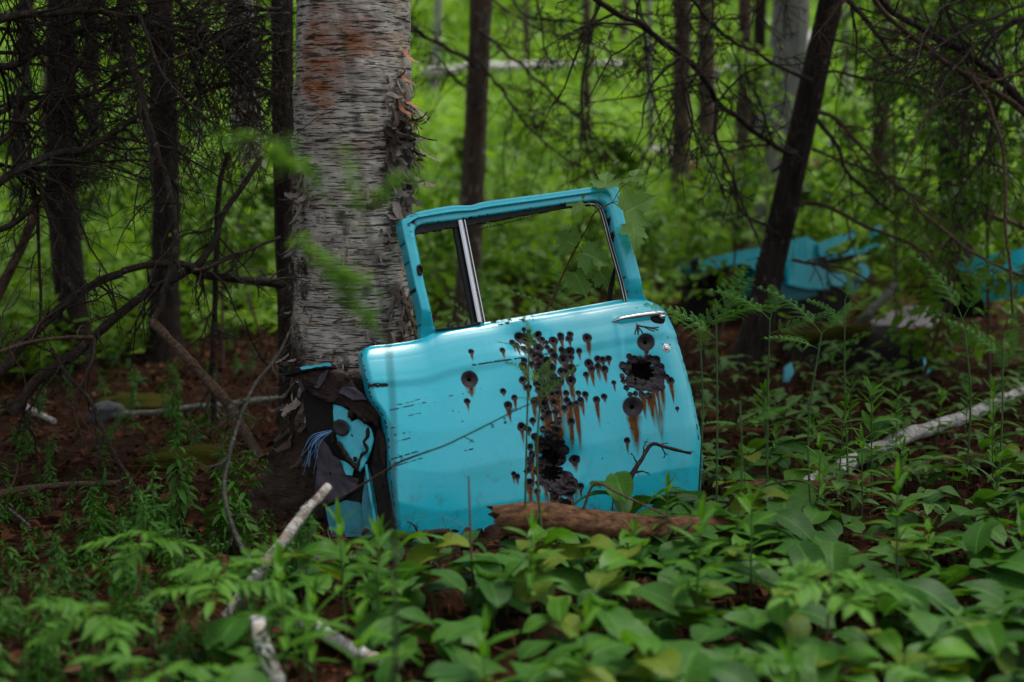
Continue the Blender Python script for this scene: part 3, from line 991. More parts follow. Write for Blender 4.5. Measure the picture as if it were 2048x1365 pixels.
    lo = on_plane(run[:, 0], run[:, 1] + rag, P0, DN, -0.040)
    lb = lo - DN * 0.02
    ii = np.arange(m)
    q = lambda a, c: np.stack((ii[:-1] + a * m, ii[1:] + a * m, ii[1:] + c * m, ii[:-1] + c * m), -1)
    b.add(np.vstack((up, lo, lb)), np.vstack((q(0, 1), q(1, 2))))
    b.build('weather_seal', M['rubber'], door, smooth=False)
    # rear window channel: black rubber with two thin bright lips
    b, c1 = MB(), MB()
    run = spline([(1150, 406), (1190, 402), (1206, 406), (1216, 424), (1230, 476), (1243, 522), (1254, 562), (1262, 598)], 50)
    b.tube(on_plane(run[:, 0], run[:, 1], P0, DN, -0.045), 0.0075, 8)
    b.build('window_channel', M['rubber'], door)
    c1.tube(on_plane(run[:, 0] - 3.5, run[:, 1] + 1, P0, DN, -0.037), 0.0016, 6)
    c1.tube(on_plane(run[:, 0] + 1.5, run[:, 1], P0, DN, -0.036), 0.0012, 6)
    c1.build('channel_trim', M['chrome'], door)
    # vent-window divider
    b = MB()
    for (x0, y0, x1, y1, hw, w0, dep) in ((927, 434, 967, 641, 4.6, -0.030, 0.022), (936, 434, 977, 640, 1.6, -0.034, 0.02)):
        tt = np.linspace(0, 1, 8)
        X, Y = x0 + (x1 - x0) * tt, y0 + (y1 - y0) * tt
        rows = []
        for k, (ox, dz) in enumerate(((-1, -dep), (-1, -0.003), (-0.55, 0), (0.55, 0), (1, -0.003), (1, -dep))):
            rows.append(on_plane(X + ox * hw, Y, P0, DN, w0 + dz))
        v = np.stack(rows, 1)
        ii = np.arange(v.shape[0] * 6).reshape(-1, 6)
        b.add(v.reshape(-1, 3), np.stack((ii[:-1, :-1], ii[1:, :-1], ii[1:, 1:], ii[:-1, 1:]), -1).reshape(-1, 4))
    dv = b.build('window_divider', M['chrome'], door, smooth=False)
    b = MB()
    tt = np.linspace(0, 1, 10)
    b.tube(on_plane(919 + 40 * tt, 440 + 205 * tt, P0, DN, -0.055), 0.011, 6)
    b.build('divider_shadow', M['rubber'], dv)  # black bar standing in for the shadow left of the divider
    # sagging perforated trim strip
    b = MB()
    run = spline([(936, 447), (985, 440), (1040, 428), (1110, 412)], 24)
    b.tube(on_plane(run[:, 0], run[:, 1], P0, DN, -0.05), 0.0011, 5)
    run2 = spline([(938, 457), (985, 448), (1040, 435), (1112, 415)], 24)
    b.tube(on_plane(run2[:, 0], run2[:, 1], P0, DN, -0.05), 0.0014, 5)
    for k in range(18):
        p = run2[5 + k] if k < 19 else run2[-1]
        b.tube(on_plane(np.array([p[0], p[0] + 1.2]), np.array([p[1] - 1, p[1] - 4]), P0, DN, -0.049), 0.0014, 5)
    b.build('hanging_trim', M['rubber'], door)
    # loose rubber left in the sill of the opening
    b = MB()
    for (x, y, h) in ((905, 650, 12), (912, 650, 6), (925, 648, 8), (940, 645, 11), (952, 643, 8)):
        b.tube(on_plane(np.array([x, x + 1.5, x + 3.0]), np.array([y, y - h * 0.6, y - h]), P0, DN, -0.04), np.array([0.006, 0.004, 0.0012]), 5)
    run = spline([(880, 655), (910, 652), (940, 648), (968, 642)], 16)
    b.tube(on_plane(run[:, 0], run[:, 1], P0, DN, -0.042), 0.006, 6)
    b.build('sill_rubber', M['rubber'], door)
    # black regulator rod standing up inside the rear corner of the opening
    b = MB()
    b.tube(on_plane(np.array([1240., 1243, 1252]), np.array([606., 570, 525]), P0, DN, -0.09), np.array([0.010, 0.009, 0.005]), 7)
    b.build('regulator_rod', M['black_metal'], door)


build_frame()


def build_handle():
    w0 = -0.024
    pts = spline([(1225, 643), (1245, 637), (1275, 632), (1305, 628), (1326, 626)], 24)
    b = MB()
    ctr = on_plane(pts[:, 0], pts[:, 1], P0, DN, w0 + 0.026 + 0.0 * pts[:, 0])
    ctr[0] -= DN * 0.016; ctr[1] -= DN * 0.010; ctr[2] -= DN * 0.005
    h = np.interp(np.linspace(0, 1, 24), [0, 0.1, 0.5, 0.9, 1], [0.002, 0.006, 0.0085, 0.009, 0.006])
    ang = np.linspace(0, 2 * math.pi, 13)
    v = ctr[:, None] + h[:, None, None] * (np.cos(ang)[None, :, None] * DB + 0.8 * np.sin(ang)[None, :, None] * DN)
    ii = np.arange(24 * 13).reshape(24, 13)
    b.add(v.reshape(-1, 3), np.stack((ii[:-1, :-1], ii[:-1, 1:], ii[1:, 1:], ii[1:, :-1]), -1).reshape(-1, 4))
    hd = b.build('door_handle', M['chrome'], door)
    # dark escutcheon with the thumb button
    b = MB()
    c = on_plane(np.array(1318.0), np.array(638.0), P0, DN, w0 + 0.010)
    def disc(bm, c, rx, ry, h, n=24, dome=0.3):
        a = np.linspace(0, 2 * math.pi, n + 1)[:-1]
        rings = [(1.0, -0.006), (1.0, h * 0.6), (0.86, h), (0.5, h * (1 + dome * 0.7)), (0.05, h * (1 + dome))]
        vv = np.vstack([c + np.outer(np.cos(a) * rx * k, DA) + np.outer(np.sin(a) * ry * k, DB) + DN * z for k, z in rings])
        i0 = np.arange(n)
        F = np.vstack([np.stack((i0 + k * n, (i0 + 1) % n + k * n, (i0 + 1) % n + (k + 1) * n, i0 + (k + 1) * n), -1) for k in range(len(rings) - 1)])
        bm.add(vv, F)
    disc(b, c, 0.028, 0.021, 0.010)
    b.build('handle_base', M['black_metal'], hd)
    b = MB()
    disc(b, on_plane(np.array(1324.0), np.array(634.0), P0, DN, w0 + 0.020), 0.013, 0.008, 0.012)
    b.build('push_button', M['chrome'], hd)
    b = MB()
    lc = on_plane(np.array(1331.0), np.array(697.5), P0, DN, 0.001)
    disc(b, lc, 0.0165, 0.0165, 0.008, 28, -0.3)
    lk = b.build('door_lock', M['chrome'], door)
    b = MB()
    disc(b, lc + DN * 0.0065, 0.009, 0.009, 0.004, 20)
    b.build('lock_cylinder', M['chrome'], lk)
    b = MB()
    for a in (0.6, 2.2, 3.6, 5.1):
        p = lc + DA * math.cos(a) * 0.017 + DB * math.sin(a) * 0.017 + DN * 0.0015
        q = lc + DA * math.cos(a) * 0.024 + DB * math.sin(a) * 0.024 + DN * 0.0015
        b.tube(np.array([p, q]), np.array([0.004, 0.001]), 5)
    b.build('lock_star', M['black_metal'], lk)


build_handle()


def jag(poly, amp, n=70, seed=0):
    p = np.asarray(poly, float)
    p = polyline(np.vstack((p, p[:1])), n)[:-1]
    k = np.arange(len(p)) / 3.0
    dx = fbm(np.stack((k, k * 0, k * 0 + seed), -1), seed, 2) - 0.5
    dy = fbm(np.stack((k, k * 0 + 9, k * 0 + seed), -1), seed + 3, 2) - 0.5
    return p + np.stack((dx, dy), 1) * amp * 2


def plate(name, poly, p0, n, mat, parent, w=0.0, thick=0.004, amp=1.5, bend=0.0, seed=0, npt=70, crumple=0.0):
    """A sheet of metal with a traced outline, real thickness and a slight crumple."""
    p = jag(poly, amp, npt, seed)
    if crumple:
        org = world_loc(parent)
        c = p.mean(0)
        ks = np.array((0.05, 0.25, 0.45, 0.65, 0.82, 0.95, 1.0))
        Q = c + (p - c)[None] * ks[:, None, None]
        dep = (fbm(np.stack((Q[..., 0] / 17, Q[..., 1] / 17, Q[..., 0] * 0 + seed), -1), seed, 4) - 0.5) * 2 * crumple - 0.4 * crumple * (ks[:, None] > 0.97)
        dep = dep * np.clip((ks[:, None] - 0.05) / 0.6, 0, 1) ** 1.2
        V = on_plane(Q[..., 0], Q[..., 1], p0, n, w + dep)
        back = on_plane(p[:, 0], p[:, 1], p0, n, w + dep[-1] - thick)
        V = np.concatenate((V, back[None]))
        m = len(p)
        i0 = np.arange(m)
        F = np.vstack([np.stack((i0 + a * m, (i0 + 1) % m + a * m, (i0 + 1) % m + (a + 1) * m, i0 + (a + 1) * m), -1) for a in range(len(ks))])
        b = MB()
        uv = np.concatenate((Q, Q[-1:])).reshape(-1, 2) * 0.0015
        b.add(V.reshape(-1, 3), F, np.concatenate((uv, np.zeros((len(uv), 1))), 1))
        return b.build(name, mat, parent, org)
    bm = bmesh.new()
    org = world_loc(parent) if parent is not None else np.zeros(3)
    cx, cy = p.mean(0)
    ww = w + bend * ((p[:, 0] - cx) ** 2 + (p[:, 1] - cy) ** 2) / 4000 + (fbm(np.stack((p[:, 0] / 20, p[:, 1] / 20, p[:, 0] * 0 + seed), -1), seed, 2) - 0.5) * min(abs(thick) * 2, 0.010 if p0[1] < 6 else 0.003)
    V = on_plane(p[:, 0], p[:, 1], p0, n, ww) - org
    vs = [bm.verts.new(v) for v in V]
    f = bm.faces.new(vs)
    bmesh.ops.triangulate(bm, faces=[f])
    r = bmesh.ops.extrude_face_region(bm, geom=list(bm.faces))
    bmesh.ops.translate(bm, verts=[g for g in r['geom'] if isinstance(g, bmesh.types.BMVert)], vec=Vector(-n * thick))
    bmesh.ops.recalc_face_normals(bm, faces=list(bm.faces))
    me = bpy.data.meshes.new(name)
    bm.to_mesh(me); bm.free()
    me.materials.append(mat)
    o = bpy.data.objects.new(name, me)
    COL.objects.link(o)
    o.parent = parent
    return o


def build_hinge_side():
    d = np.array((-0.985, 0.17, 0)); d /= np.linalg.norm(d)
    n = np.cross(d, DB); n /= np.linalg.norm(n)
    if n[1] > 0:
        n = -n
    p0 = on_plane(np.array(780.0), np.array(900.0), P0, DN, -0.02)
    Z = lambda L: [(560 + x * 0.2637, 700 + y * 0.2637) for x, y in L]
    plate('hinge_panel', [(598, 775), (660, 742), (735, 760), (775, 835), (783, 930), (800, 1085), (648, 1095), (640, 1010), (622, 930), (606, 850)], p0, n, M['black_metal'], door, -0.03, 0.006, 2, 0, 1, 90, 0.006)
    hp = plate('hinge_plate', Z([(398, 410), (470, 420), (525, 460), (540, 545), (600, 515), (690, 600), (712, 665), (690, 770), (610, 930), (575, 900), (500, 790), (440, 720), (420, 640), (405, 520)]), p0, n, M['paint'], door, 0.0, 0.006, 1.2, -0.02, 2, 120, 0.005)
    plate('hinge_plate', Z([(458, 836), (500, 850), (560, 900), (545, 955), (500, 945)]), p0, n, M['paint'], door, 0.003, 0.005, 1.0, 0, 3, 40)
    # round rubber cap
    b = MB()
    c = on_plane(np.array(683.0), np.array(856.0), p0, n, 0.002)
    a = np.linspace(0, 2 * math.pi, 25)[:-1]
    rings = [(0.027, -0.004), (0.027, 0.008), (0.022, 0.011), (0.012, 0.006), (0.001, 0.006)]
    vv = np.vstack([c + np.outer(np.cos(a) * r, d) + np.outer(np.sin(a) * r, DB) + n * z for r, z in rings])
    i0 = np.arange(24)
    b.add(vv, np.vstack([np.stack((i0 + k * 24, (i0 + 1) % 24 + k * 24, (i0 + 1) % 24 + (k + 1) * 24, i0 + (k + 1) * 24), -1) for k in range(4)]))
    b.build('rubber_cap', M['rubber'], hp)
    b = MB()
    c = on_plane(np.array(711.0), np.array(919.0), p0, n, 0.003)
    vv = np.vstack([c + np.outer(np.cos(a) * r * 0.7, d) + np.outer(np.sin(a) * r, DB) + n * z for r, z in ((0.009, -0.003), (0.009, 0.002), (0.006, 0.003), (0.001, -0.001))])
    b.add(vv, np.vstack([np.stack((i0 + k * 24, (i0 + 1) % 24 + k * 24, (i0 + 1) % 24 + (k + 1) * 24, i0 + (k + 1) * 24), -1) for k in range(3)]))
    b.build('bolt_hole', M['black_metal'], hp)
    # rusty torn edge that snakes over the plate
    b = MB()
    for pts, r in ((Z([(670, 590), (665, 660), (640, 700), (665, 760), (620, 800), (600, 860), (590, 910)]), 0.005), (Z([(440, 700), (480, 760), (500, 800), (540, 850), (585, 900)]), 0.008),
                   (Z([(400, 590), (398, 640), (402, 700)]), 0.004), (Z([(530, 520), (560, 470), (610, 500), (660, 545), (700, 530), (730, 560)]), 0.010)):
        q = spline(pts, 26)
        b.tube(on_plane(q[:, 0], q[:, 1], p0, n, 0.004), r * (0.7 + 0.6 * vnoise(np.stack((np.arange(26) / 2.0, np.zeros(26), np.zeros(26)), -1), 3)), 7, rough=0.5, seed=4)
    b.build('rusty_edge', M['brown_metal'], hp)
    plate('grey_sheet', Z([(262, 650), (330, 690), (400, 800), (470, 850), (500, 950), (590, 985), (570, 1060), (500, 1110), (430, 1155), (300, 1180), (255, 1090), (270, 900)]), p0, n, M['grey_metal'], door, -0.010, 0.006, 1.5, 0.02, 5, 110, 0.009)
    plate('grey_sheet', Z([(450, 330), (480, 290), (570, 285), (640, 340), (670, 385), (560, 390), (500, 350)]), p0, n, M['grey_metal'], door, 0.018, 0.006, 1.0, 0, 6, 70, 0.006)
    plate('grey_tab', Z([(318, 190), (380, 152), (352, 230), (300, 300), (268, 285)]), p0, n, M['grey_metal'], door, 0.016, 0.004, 0.6, 0, 7, 40)
    plate('grey_tab', Z([(130, 190), (165, 215), (195, 300), (165, 320), (140, 250)]), p0, n, M['grey_metal'], door, 0.0, 0.004, 0.6, 0, 8, 40)
    plate('crumpled_hood', Z([(140, 180), (250, 150), (380, 150), (500, 180), (570, 260), (660, 370), (772, 440), (745, 600), (700, 535), (640, 560), (560, 470), (470, 425), (400, 405), (330, 390), (220, 330)]), p0, n, M['brown_metal'], door, 0.010, 0.012, 3, -0.03, 9, 160, 0.014)
    plate('top_flange', Z([(20, 190), (60, 168), (170, 138), (300, 120), (395, 103), (412, 140), (300, 148), (180, 172), (30, 202)]), p0, n, M['black_metal'], door, 0.02, 0.06, 0.8, 0, 10, 60)
    plate('flange_paint', Z([(165, 140), (300, 119), (395, 104), (405, 128), (300, 137), (180, 158)]), p0, n, M['paint'], door, 0.024, 0.003, 1.2, 0, 11, 50)
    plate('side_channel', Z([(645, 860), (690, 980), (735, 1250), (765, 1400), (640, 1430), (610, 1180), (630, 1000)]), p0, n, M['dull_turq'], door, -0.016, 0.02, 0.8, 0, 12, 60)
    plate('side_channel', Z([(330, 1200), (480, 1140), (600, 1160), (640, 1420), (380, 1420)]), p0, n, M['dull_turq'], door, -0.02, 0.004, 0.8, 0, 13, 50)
    plate('channel_strip', Z([(640, 870), (655, 860), (720, 1250), (735, 1400), (715, 1400), (690, 1200)]), p0, n, M['paint'], door, -0.006, 0.004, 0.3, 0, 14, 50)
    plate('front_edge', Z([(745, 590), (800, 640), (838, 740), (830, 850), (815, 960), (865, 1330), (880, 1440), (780, 1440), (720, 1080), (690, 900), (720, 720)]), p0, n, M['black_metal'], door, 0.004, 0.02, 1.5, 0, 15, 130, 0.006)
    plate('rusty_flap', Z([(755, 650), (790, 660), (812, 740), (808, 850), (800, 930), (780, 860), (770, 760)]), p0, n, M['brown_metal'], door, 0.014, 0.008, 2.0, 0, 16, 80, 0.008)
    # the frayed cord hanging from the hinge plate is a thing of its own
    b = MB()
    base = on_plane(np.array(664.0), np.array(863.0), p0, n, 0.006)
    for k in range(13):
        e = Vector(on_plane(np.array(random.uniform(604, 640)), np.array(random.uniform(895, 950)), p0, n, random.uniform(0.0, 0.03)))
        mid = (np.array(base) + np.array(e)) / 2 + np.array((random.uniform(-0.03, 0.0), random.uniform(-0.01, 0.02), random.uniform(0.005, 0.03)))
        j = np.array((random.uniform(-0.006, 0.006), 0, random.uniform(-0.006, 0.006)))
        q = spline([base + j, mid, np.array(e)], 12)
        b.tube(q, np.linspace(0.0009, 0.0005, 12), 4)
    o = b.build('frayed_cord', M['cord'], None, origin=base)
    tag(o, 'frayed pale blue cord hanging from the hinge plate of the leaning door', 'cord')


build_hinge_side()

# ------------------------------------------------------------------ the big birch
def build_birch():
    Y = 4.86
    base = at(700, 982, Y)
    base[2] = gz(base[0], Y)
    top = at(712, 0, Y)
    t = empty('birch_tree', base, 'thick old birch with peeling bark and an orange patch behind the car door', 'tree')
    d = (top - base) / (top[2] - base[2])
    nz_, na = 620, 190
    z = np.concatenate((np.linspace(-0.05, 1.75, 520), np.linspace(1.77, 9, 100)))
    ang = np.linspace(0, 2 * math.pi, na + 1)
    axis = base[None] + d[None] * z[:, None]
    axis[:, 0] += 0.006 * np.sin(z * 3.1)
    r = np.interp(z, [-0.05, 0.05, 0.15, 0.35, 0.55, 1.0, 1.7, 9], [0.33, 0.30, 0.258, 0.222, 0.208, 0.200, 0.187, 0.08])
    A, Zz = np.meshgrid(ang, z)
    q = np.stack((np.cos(A), np.sin(A), Zz), -1)
    lump = fbm(q * np.array((1.6, 1.6, 3.0)), 61, 3) - 0.5
    plates_ = fbm(q * np.array((4, 4, 26)), 62, 3) - 0.5
    flake = np.clip(fbm(q * np.array((5, 5, 13)), 63, 3) - 0.52, 0, 1)
    root = np.clip(1 - Zz / 0.75, 0, 1)
    buttress = (0.5 + 0.5 * np.cos(A * 5 + 1.0)) * np.clip(1 - Zz / 0.35, 0, 1) ** 1.5
    rr = r[:, None] * (1 + 0.10 * lump + 0.18 * buttress) + 0.006 * plates_ + 0.035 * flake + root * 0.05 * (fbm(q * np.array((5, 5, 9)), 64, 5) - 0.5) + np.clip(1 - Zz / 0.5, 0, 1) * 0.06 * np.abs(fbm(q * np.array((7, 7, 6)), 67, 3) - 0.5)
    V = axis[:, None, :] + np.stack((np.cos(A) * rr, np.sin(A) * rr, 0 * rr), -1)
    b = MB()
    idx = np.arange(V.shape[0] * V.shape[1]).reshape(V.shape[:2])
    uv = np.stack((A * 0.2, Zz, 0 * A), -1)
    f = np.stack((idx[:-1, :-1], idx[:-1, 1:], idx[1:, 1:], idx[1:, :-1]), -1).reshape(-1, 4)
    b.add(V.reshape(-1, 3), f, uv.reshape(-1, 3))
    tr = b.build('trunk', M['birch'], t)
    # where the outer bark has peeled to the orange layer; dark rough bark of the foot
    face = np.mod(A, 2 * math.pi)
    ox = (face - R(240)) / R(24)
    oz = (Zz - 1.49) / 0.17
    orange = np.clip(1.3 - np.sqrt(ox ** 2 + oz ** 2), 0, 1)
    ox2, oz2 = (face - R(275)) / R(32), (Zz - 1.56) / 0.10
    orange = np.maximum(orange, 0.55 * np.clip(1.2 - np.sqrt(ox2 ** 2 + oz2 ** 2), 0, 1))
    orange = np.clip(orange * 1.8, 0, 1)
    add_attr(tr, 'orange', orange.ravel())
    side = np.clip((R(250) - face) / R(40), 0, 1)
    rd = np.clip((0.42 + 0.22 * side + 0.2 * lump - Zz) / 0.10, 0, 1)
    rd = np.maximum(rd, np.clip((fbm(q * np.array((3, 3, 8)), 66, 3) - 0.60) * 7, 0, 0.75) * (Zz < 1.0))
    add_attr(tr, 'rootdark', rd.ravel())

    def surf(a, zz, lift=0.0):
        rz = np.interp(zz, z, r) * 1.0
        c = base + d * zz
        return c + np.array((math.cos(a), math.sin(a), 0)) * (rz + lift)

    # curls of loose bark, one mesh each
    def curl(a, zz, width, length, mat, turn, dirn, open_=0.5):
        """Strip that starts on the trunk and rolls away from it; dirn +1 rolls sideways right, -1 left, 0 hangs down."""
        n = 9
        out = np.array((math.cos(a), math.sin(a), 0))
        tan = np.array((-math.sin(a), math.cos(a), 0))
        up = np.array((0, 0, 1.0))
        go = tan * dirn * 0.8 - up * (1 - abs(dirn) * 0.75) + out * 0.15
        go /= np.linalg.norm(go)
        wid = np.cross(out, go); wid /= np.linalg.norm(wid)
        p = surf(a, zz, 0.004)
        rows = []
        th = open_
        for i in range(n):
            wi = width * (1 - 0.5 * (i / (n - 1)) ** 2) * random.uniform(0.75, 1.1)
            skew = wid * random.uniform(-0.15, 0.15) * width
            rows.append((p - wid * wi / 2 + skew, p + skew + out * 0.1 * wi, p + wid * wi / 2 + skew))
            dirv = go * math.cos(th) + out * math.sin(th)
            p = p + dirv * (length / n)
            th += turn / n
        v = np.array(rows).reshape(-1, 3)
        ii = np.arange(n * 3).reshape(n, 3)
        m = MB()
        m.add(v, np.stack((ii[:-1, :-1], ii[:-1, 1:], ii[1:, 1:], ii[1:, :-1]), -1).reshape(-1, 4))
        m.build('bark_curl', mat, t)

    random.seed(5)
    # the ragged beard on the right edge of the trunk
    for k in range(110):
        zz = random.triangular(1.05, 1.50, 1.27)
        a = R(random.uniform(306, 358))
        m = random.choices(['curl_light', 'curl_dark', 'curl_orange'], [4, 5, 0.5])[0]
        curl(a, zz, random.uniform(0.010, 0.034), random.uniform(0.03, 0.12), M[m], random.uniform(-2.5, 2.8), random.choice([0, 0, 0.2, 0.5, -0.4]), random.uniform(0.2, 0.9))
    for zz, a, l in ((1.53, 332, .10), (1.46, 326, .09), (1.39, 330, .12), (1.33, 326, .10), (1.36, 322, .10)):
        curl(R(a), zz, 0.032, l, M['curl_orange'], 2.0, 0.1, 0.25)
    # flakes lower right beside the door pillar, left edge, and scattered over the face
    for k in range(46):
        zz = random.uniform(0.42, 0.75)
        curl(R(random.uniform(312, 350)), zz, random.uniform(0.010, 0.030), random.uniform(0.03, 0.10), M[random.choice(['curl_light', 'curl_dark'])], random.uniform(-2, 2.4), random.choice([0, 0.3, -0.5]), random.uniform(0.1, 0.6))
    for k in range(80):
        zz = random.uniform(0.35, 1.12)
        curl(R(random.uniform(182, 235)), zz, random.uniform(0.006, 0.020), random.uniform(0.02, 0.07), M[random.choice(['curl_light', 'curl_dark', 'curl_dark'])], random.uniform(-2, 2.8), random.choice([0, -0.5, 0.4, -0.8]), random.uniform(0.1, 0.8))
    for k in range(70):
        zz = random.uniform(0.40, 1.10)
        curl(R(random.uniform(235, 315)), zz, random.uniform(0.004, 0.014), random.uniform(0.012, 0.05), M[random.choice(['curl_light', 'curl_light', 'curl_dark'])], random.uniform(-1.5, 2.6), random.choice([0, 0, 0.9, -0.9]), random.uniform(0.05, 0.5))
    for k in range(42):     # broader grey plates that have come loose under the beard and along the left edge
        left_ = random.random() < 0.4
        zz = random.uniform(0.75, 1.2) if left_ else random.uniform(0.98, 1.26)
        curl(R(random.uniform(186, 225) if left_ else random.uniform(302, 345)), zz, random.uniform(0.02, 0.045), random.uniform(0.04, 0.09), M[random.choice(['curl_light', 'curl_light', 'curl_dark'])], random.uniform(-1.5, 2.5), random.choice([0.9, -0.9, 0, 0.4]), random.uniform(0.1, 0.5))
    for k in range(60):     # rough dark scales of the foot
        zz = random.uniform(0.02, 0.50)
        curl(R(random.uniform(175, 300)), zz, random.uniform(0.012, 0.035), random.uniform(0.03, 0.09), M[random.choice(['curl_dark', 'curl_dark', 'curl_dark', 'curl_light'])], random.uniform(-2, 2), random.choice([0, 0.5, -0.5]), random.uniform(0.1, 0.7))
    # limbs and a high open crown
    b = MB()
    for k in range(9):
        zz = 4.0 + k * 0.55
        a = k * 2.4
        p = surf(a, zz)
        e = p + np.array((math.cos(a) * 1.6, math.sin(a) * 1.6, 1.1))
        b.tube(spline([p, (p + e) / 2 + np.array((0, 0, 0.15)), e], 10), np.linspace(0.045, 0.012, 10), 7, rough=0.2)
    b.build('limbs', M['birch_far'], t)
    crown_part(t, base + np.array((0, 0, 7.2)), (2.2, 2.2, 2.4), 1500, 'crown_leaf')
    return t


QUAD = (np.array([(-0.5, 0, 0), (0.0, -0.25, 0.06), (0.5, 0.0, 0), (0.0, 1.0, -0.05)]) * np.array((0.55, 1, 1)), np.array([(0, 1, 2, 3)]), np.array([(-0.3, 0.2, 0), (0, 0, 0), (0.3, 0.2, 0), (0, 1, 0.0)]))


def cloud(b, ctr, rad, n, size, flat=0.5, clump=None, seed=1):
    """n leaf quads in an ellipsoid, gathered in clumps with gaps between."""
    g = np.random.default_rng(seed)
    ctr, rad = np.asarray(ctr, float), np.asarray(rad, float)
    nc = clump or max(6, n // 60)
    cc = g.normal(0, 1, (nc, 3)); cc /= np.linalg.norm(cc, axis=1, keepdims=True)
    cc *= g.uniform(0.15, 1, (nc, 1)) ** 0.5
    k = g.integers(0, nc, n)
    cs = g.uniform(0.10, 0.24, nc)
    p = cc[k] + g.normal(0, 1, (n, 3)) * cs[k][:, None] * np.array((1, 1, flat))
    p = ctr + p * rad
    m = rotm(g.uniform(0, 6.28, n), g.normal(-0.2, 0.5, n), g.normal(0, 0.6, n)) * (size * g.uniform(0.6, 1.3, n))[:, None, None]
    tint = np.clip(g.normal(0, 0.5, n) + g.uniform(-0.5, 0.5, nc)[k], -1, 1)
    b.inst(*QUAD, m, p, tint)


def crown_part(t, ctr, rad, n, mat, size=0.12, seed=None, name='crown'):
    b = MB()
    cloud(b, ctr, rad, n, size, 0.5, None, seed or random.randint(1, 9999))
    return b.build(name, M[mat], t, smooth=False)


BIRCH = build_birch()

# ------------------------------------------------------------------ other trees
TREES = {}


def tree(key, name, label, base_px, Y, top_px, wpx, mat, height=11, crown=(1.8, 2.2), ncrown=900, cmat='crown_leaf', cz=0.72, group=None, rough=0.10, limbs=5):
    x = (base_px - 1024) / FPX * Y * 1.0
    bx = at(base_px, 500, Y)[0]
    base = np.array((bx, Y, gz(bx, Y)))
    tp = at(top_px, 0, Y)
    d = (tp - base) / (tp[2] - base[2])
    t = empty(name, base, label, 'tree', group)
    r0 = wpx / 2 / FPX * Y
    zz = np.concatenate(([-0.1, 0.0, 0.08, 0.2, 0.4], np.linspace(0.7, height, 40)))
    pts = base[None] + d[None] * zz[:, None]
    sw = (fbm(np.stack((zz * 0.5, zz * 0 + Y * 3.3, zz * 0 + base_px), -1), 5, 2) - 0.5)
    pts[:, 0] += sw * r0 * 1.6
    rad = np.interp(zz, [-0.1, 0, 0.12, 0.4, 1.2, height], [r0 * 1.9, r0 * 1.6, r0 * 1.25, r0 * 1.08, r0, r0 * 0.35])
    q = np.linspace(0, len(zz) - 1, 200)
    pts = np.stack([np.interp(q, np.arange(len(zz)), pts[:, i]) for i in range(3)], 1)
    rad = np.interp(q, np.arange(len(zz)), rad)
    b = MB()
    b.tube(pts, rad, 20, rough=rough, seed=int(base_px) % 50)
    b.build('trunk', M[mat], t)
    if limbs:
        b = MB()
        for k in range(limbs):
            h = height * (0.55 + 0.4 * k / limbs)
            a = k * 2.4 + base_px
            p = base + d * h
            e = p + np.array((math.cos(a), math.sin(a), 0.5)) * crown[0] * 0.8
            b.tube(spline([p, (p + e) / 2 + np.array((0, 0, 0.1)), e], 8), np.linspace(r0 * 0.35, 0.008, 8), 6)
        b.build('limbs', M[mat], t)
    if ncrown:
        crown_part(t, base + d * height * cz, (crown[0], crown[0], crown[1]), ncrown, cmat, 0.14, int(base_px) + 7)
    TREES[key] = (t, base, d, r0)
    return t


tree('s1', 'spruce_tree', 'dark spruce trunk close behind the left edge of the thick birch', 578, 6.0, 574, 44, 'spruce', 10, (1.6, 2.5), 2600, 'needle_dark')
tree('s2', 'spruce_tree', 'straight grey-black trunk standing behind the tangle of dead branches', 335, 7.9, 322, 52, 'spruce', 11, (2.0, 2.6), 3500, 'needle_dark')
tree('s3', 'spruce_tree', 'leftmost dark trunk in the shade among hanging dead branches', 122, 7.6, 118, 58, 'spruce', 11, (2.2, 2.6), 4500, 'needle_dark')
tree('b2', 'birch_tree', 'pale blotchy birch trunk blurred in the gap left of the big birch', 508, 10.5, 478, 62, 'birch_far', 12, (1.8, 2.2), 900)
tree('c1', 'maple_tree', 'slim brown trunk with lichen spots seen through the door window', 932, 8.6, 952, 44, 'brown_bark', 11, (1.8, 2.0), 200, limbs=4)
tree('m1', 'young_tree', 'thin straight grey trunk rising above the middle of the door roof', 1172, 16, 1168, 18, 'brown_bark', 12, (1.6, 2), 100)
tree('m2', 'young_tree', 'very thin pole-like trunk right of the door roof corner', 1303, 17, 1299, 12, 'grey_bark', 11, (1.4, 2), 90)
tree('m3', 'maple_tree', 'brown trunk with a dark wet foot right of the door window', 1362, 13, 1372, 36, 'brown_bark', 12, (1.8, 2), 120)
tree('m4', 'maple_tree', 'pale brown trunk beside the trunk with the dark wet foot', 1410, 14.5, 1416, 36, 'brown_bark', 12, (1.8, 2), 120)
tree('m5', 'birch_tree', 'rust brown trunk with white patches touching the big grey trunk', 1482, 11.4, 1492, 28, 'brown_bark', 12, (1.8, 2), 120)
tree('m6', 'maple_tree', 'broad smooth grey trunk behind the leaning black trunk', 1540, 12.0, 1560, 76, 'grey_bark', 13, (2.2, 2), 160)
tree('m6b', 'maple_tree', 'dark strip of trunk squeezed between brown trunk and broad grey trunk', 1508, 12.4, 1522, 26, 'spruce', 13, (1.6, 2), 100)
tree('lean', 'spruce_tree', 'black trunk leaning to the right in front of the turquoise wreck', 1502, 7.4, 1664, 52, 'spruce', 9, (1.5, 2.5), 450, 'needle_dark', 0.85)
tree('r1', 'maple_tree', 'faint reddish brown trunk in the leaves right of the leaning trunk', 1755, 12.5, 1768, 36, 'brown_bark', 11, (1.8, 2), 200)
tree('r2', 'spruce_tree', 'shadowy conifer trunk deep in the upper right corner', 1925, 9.5, 1905, 60, 'spruce', 11, (2.2, 2.4), 3000, 'needle_dark', 0.75)
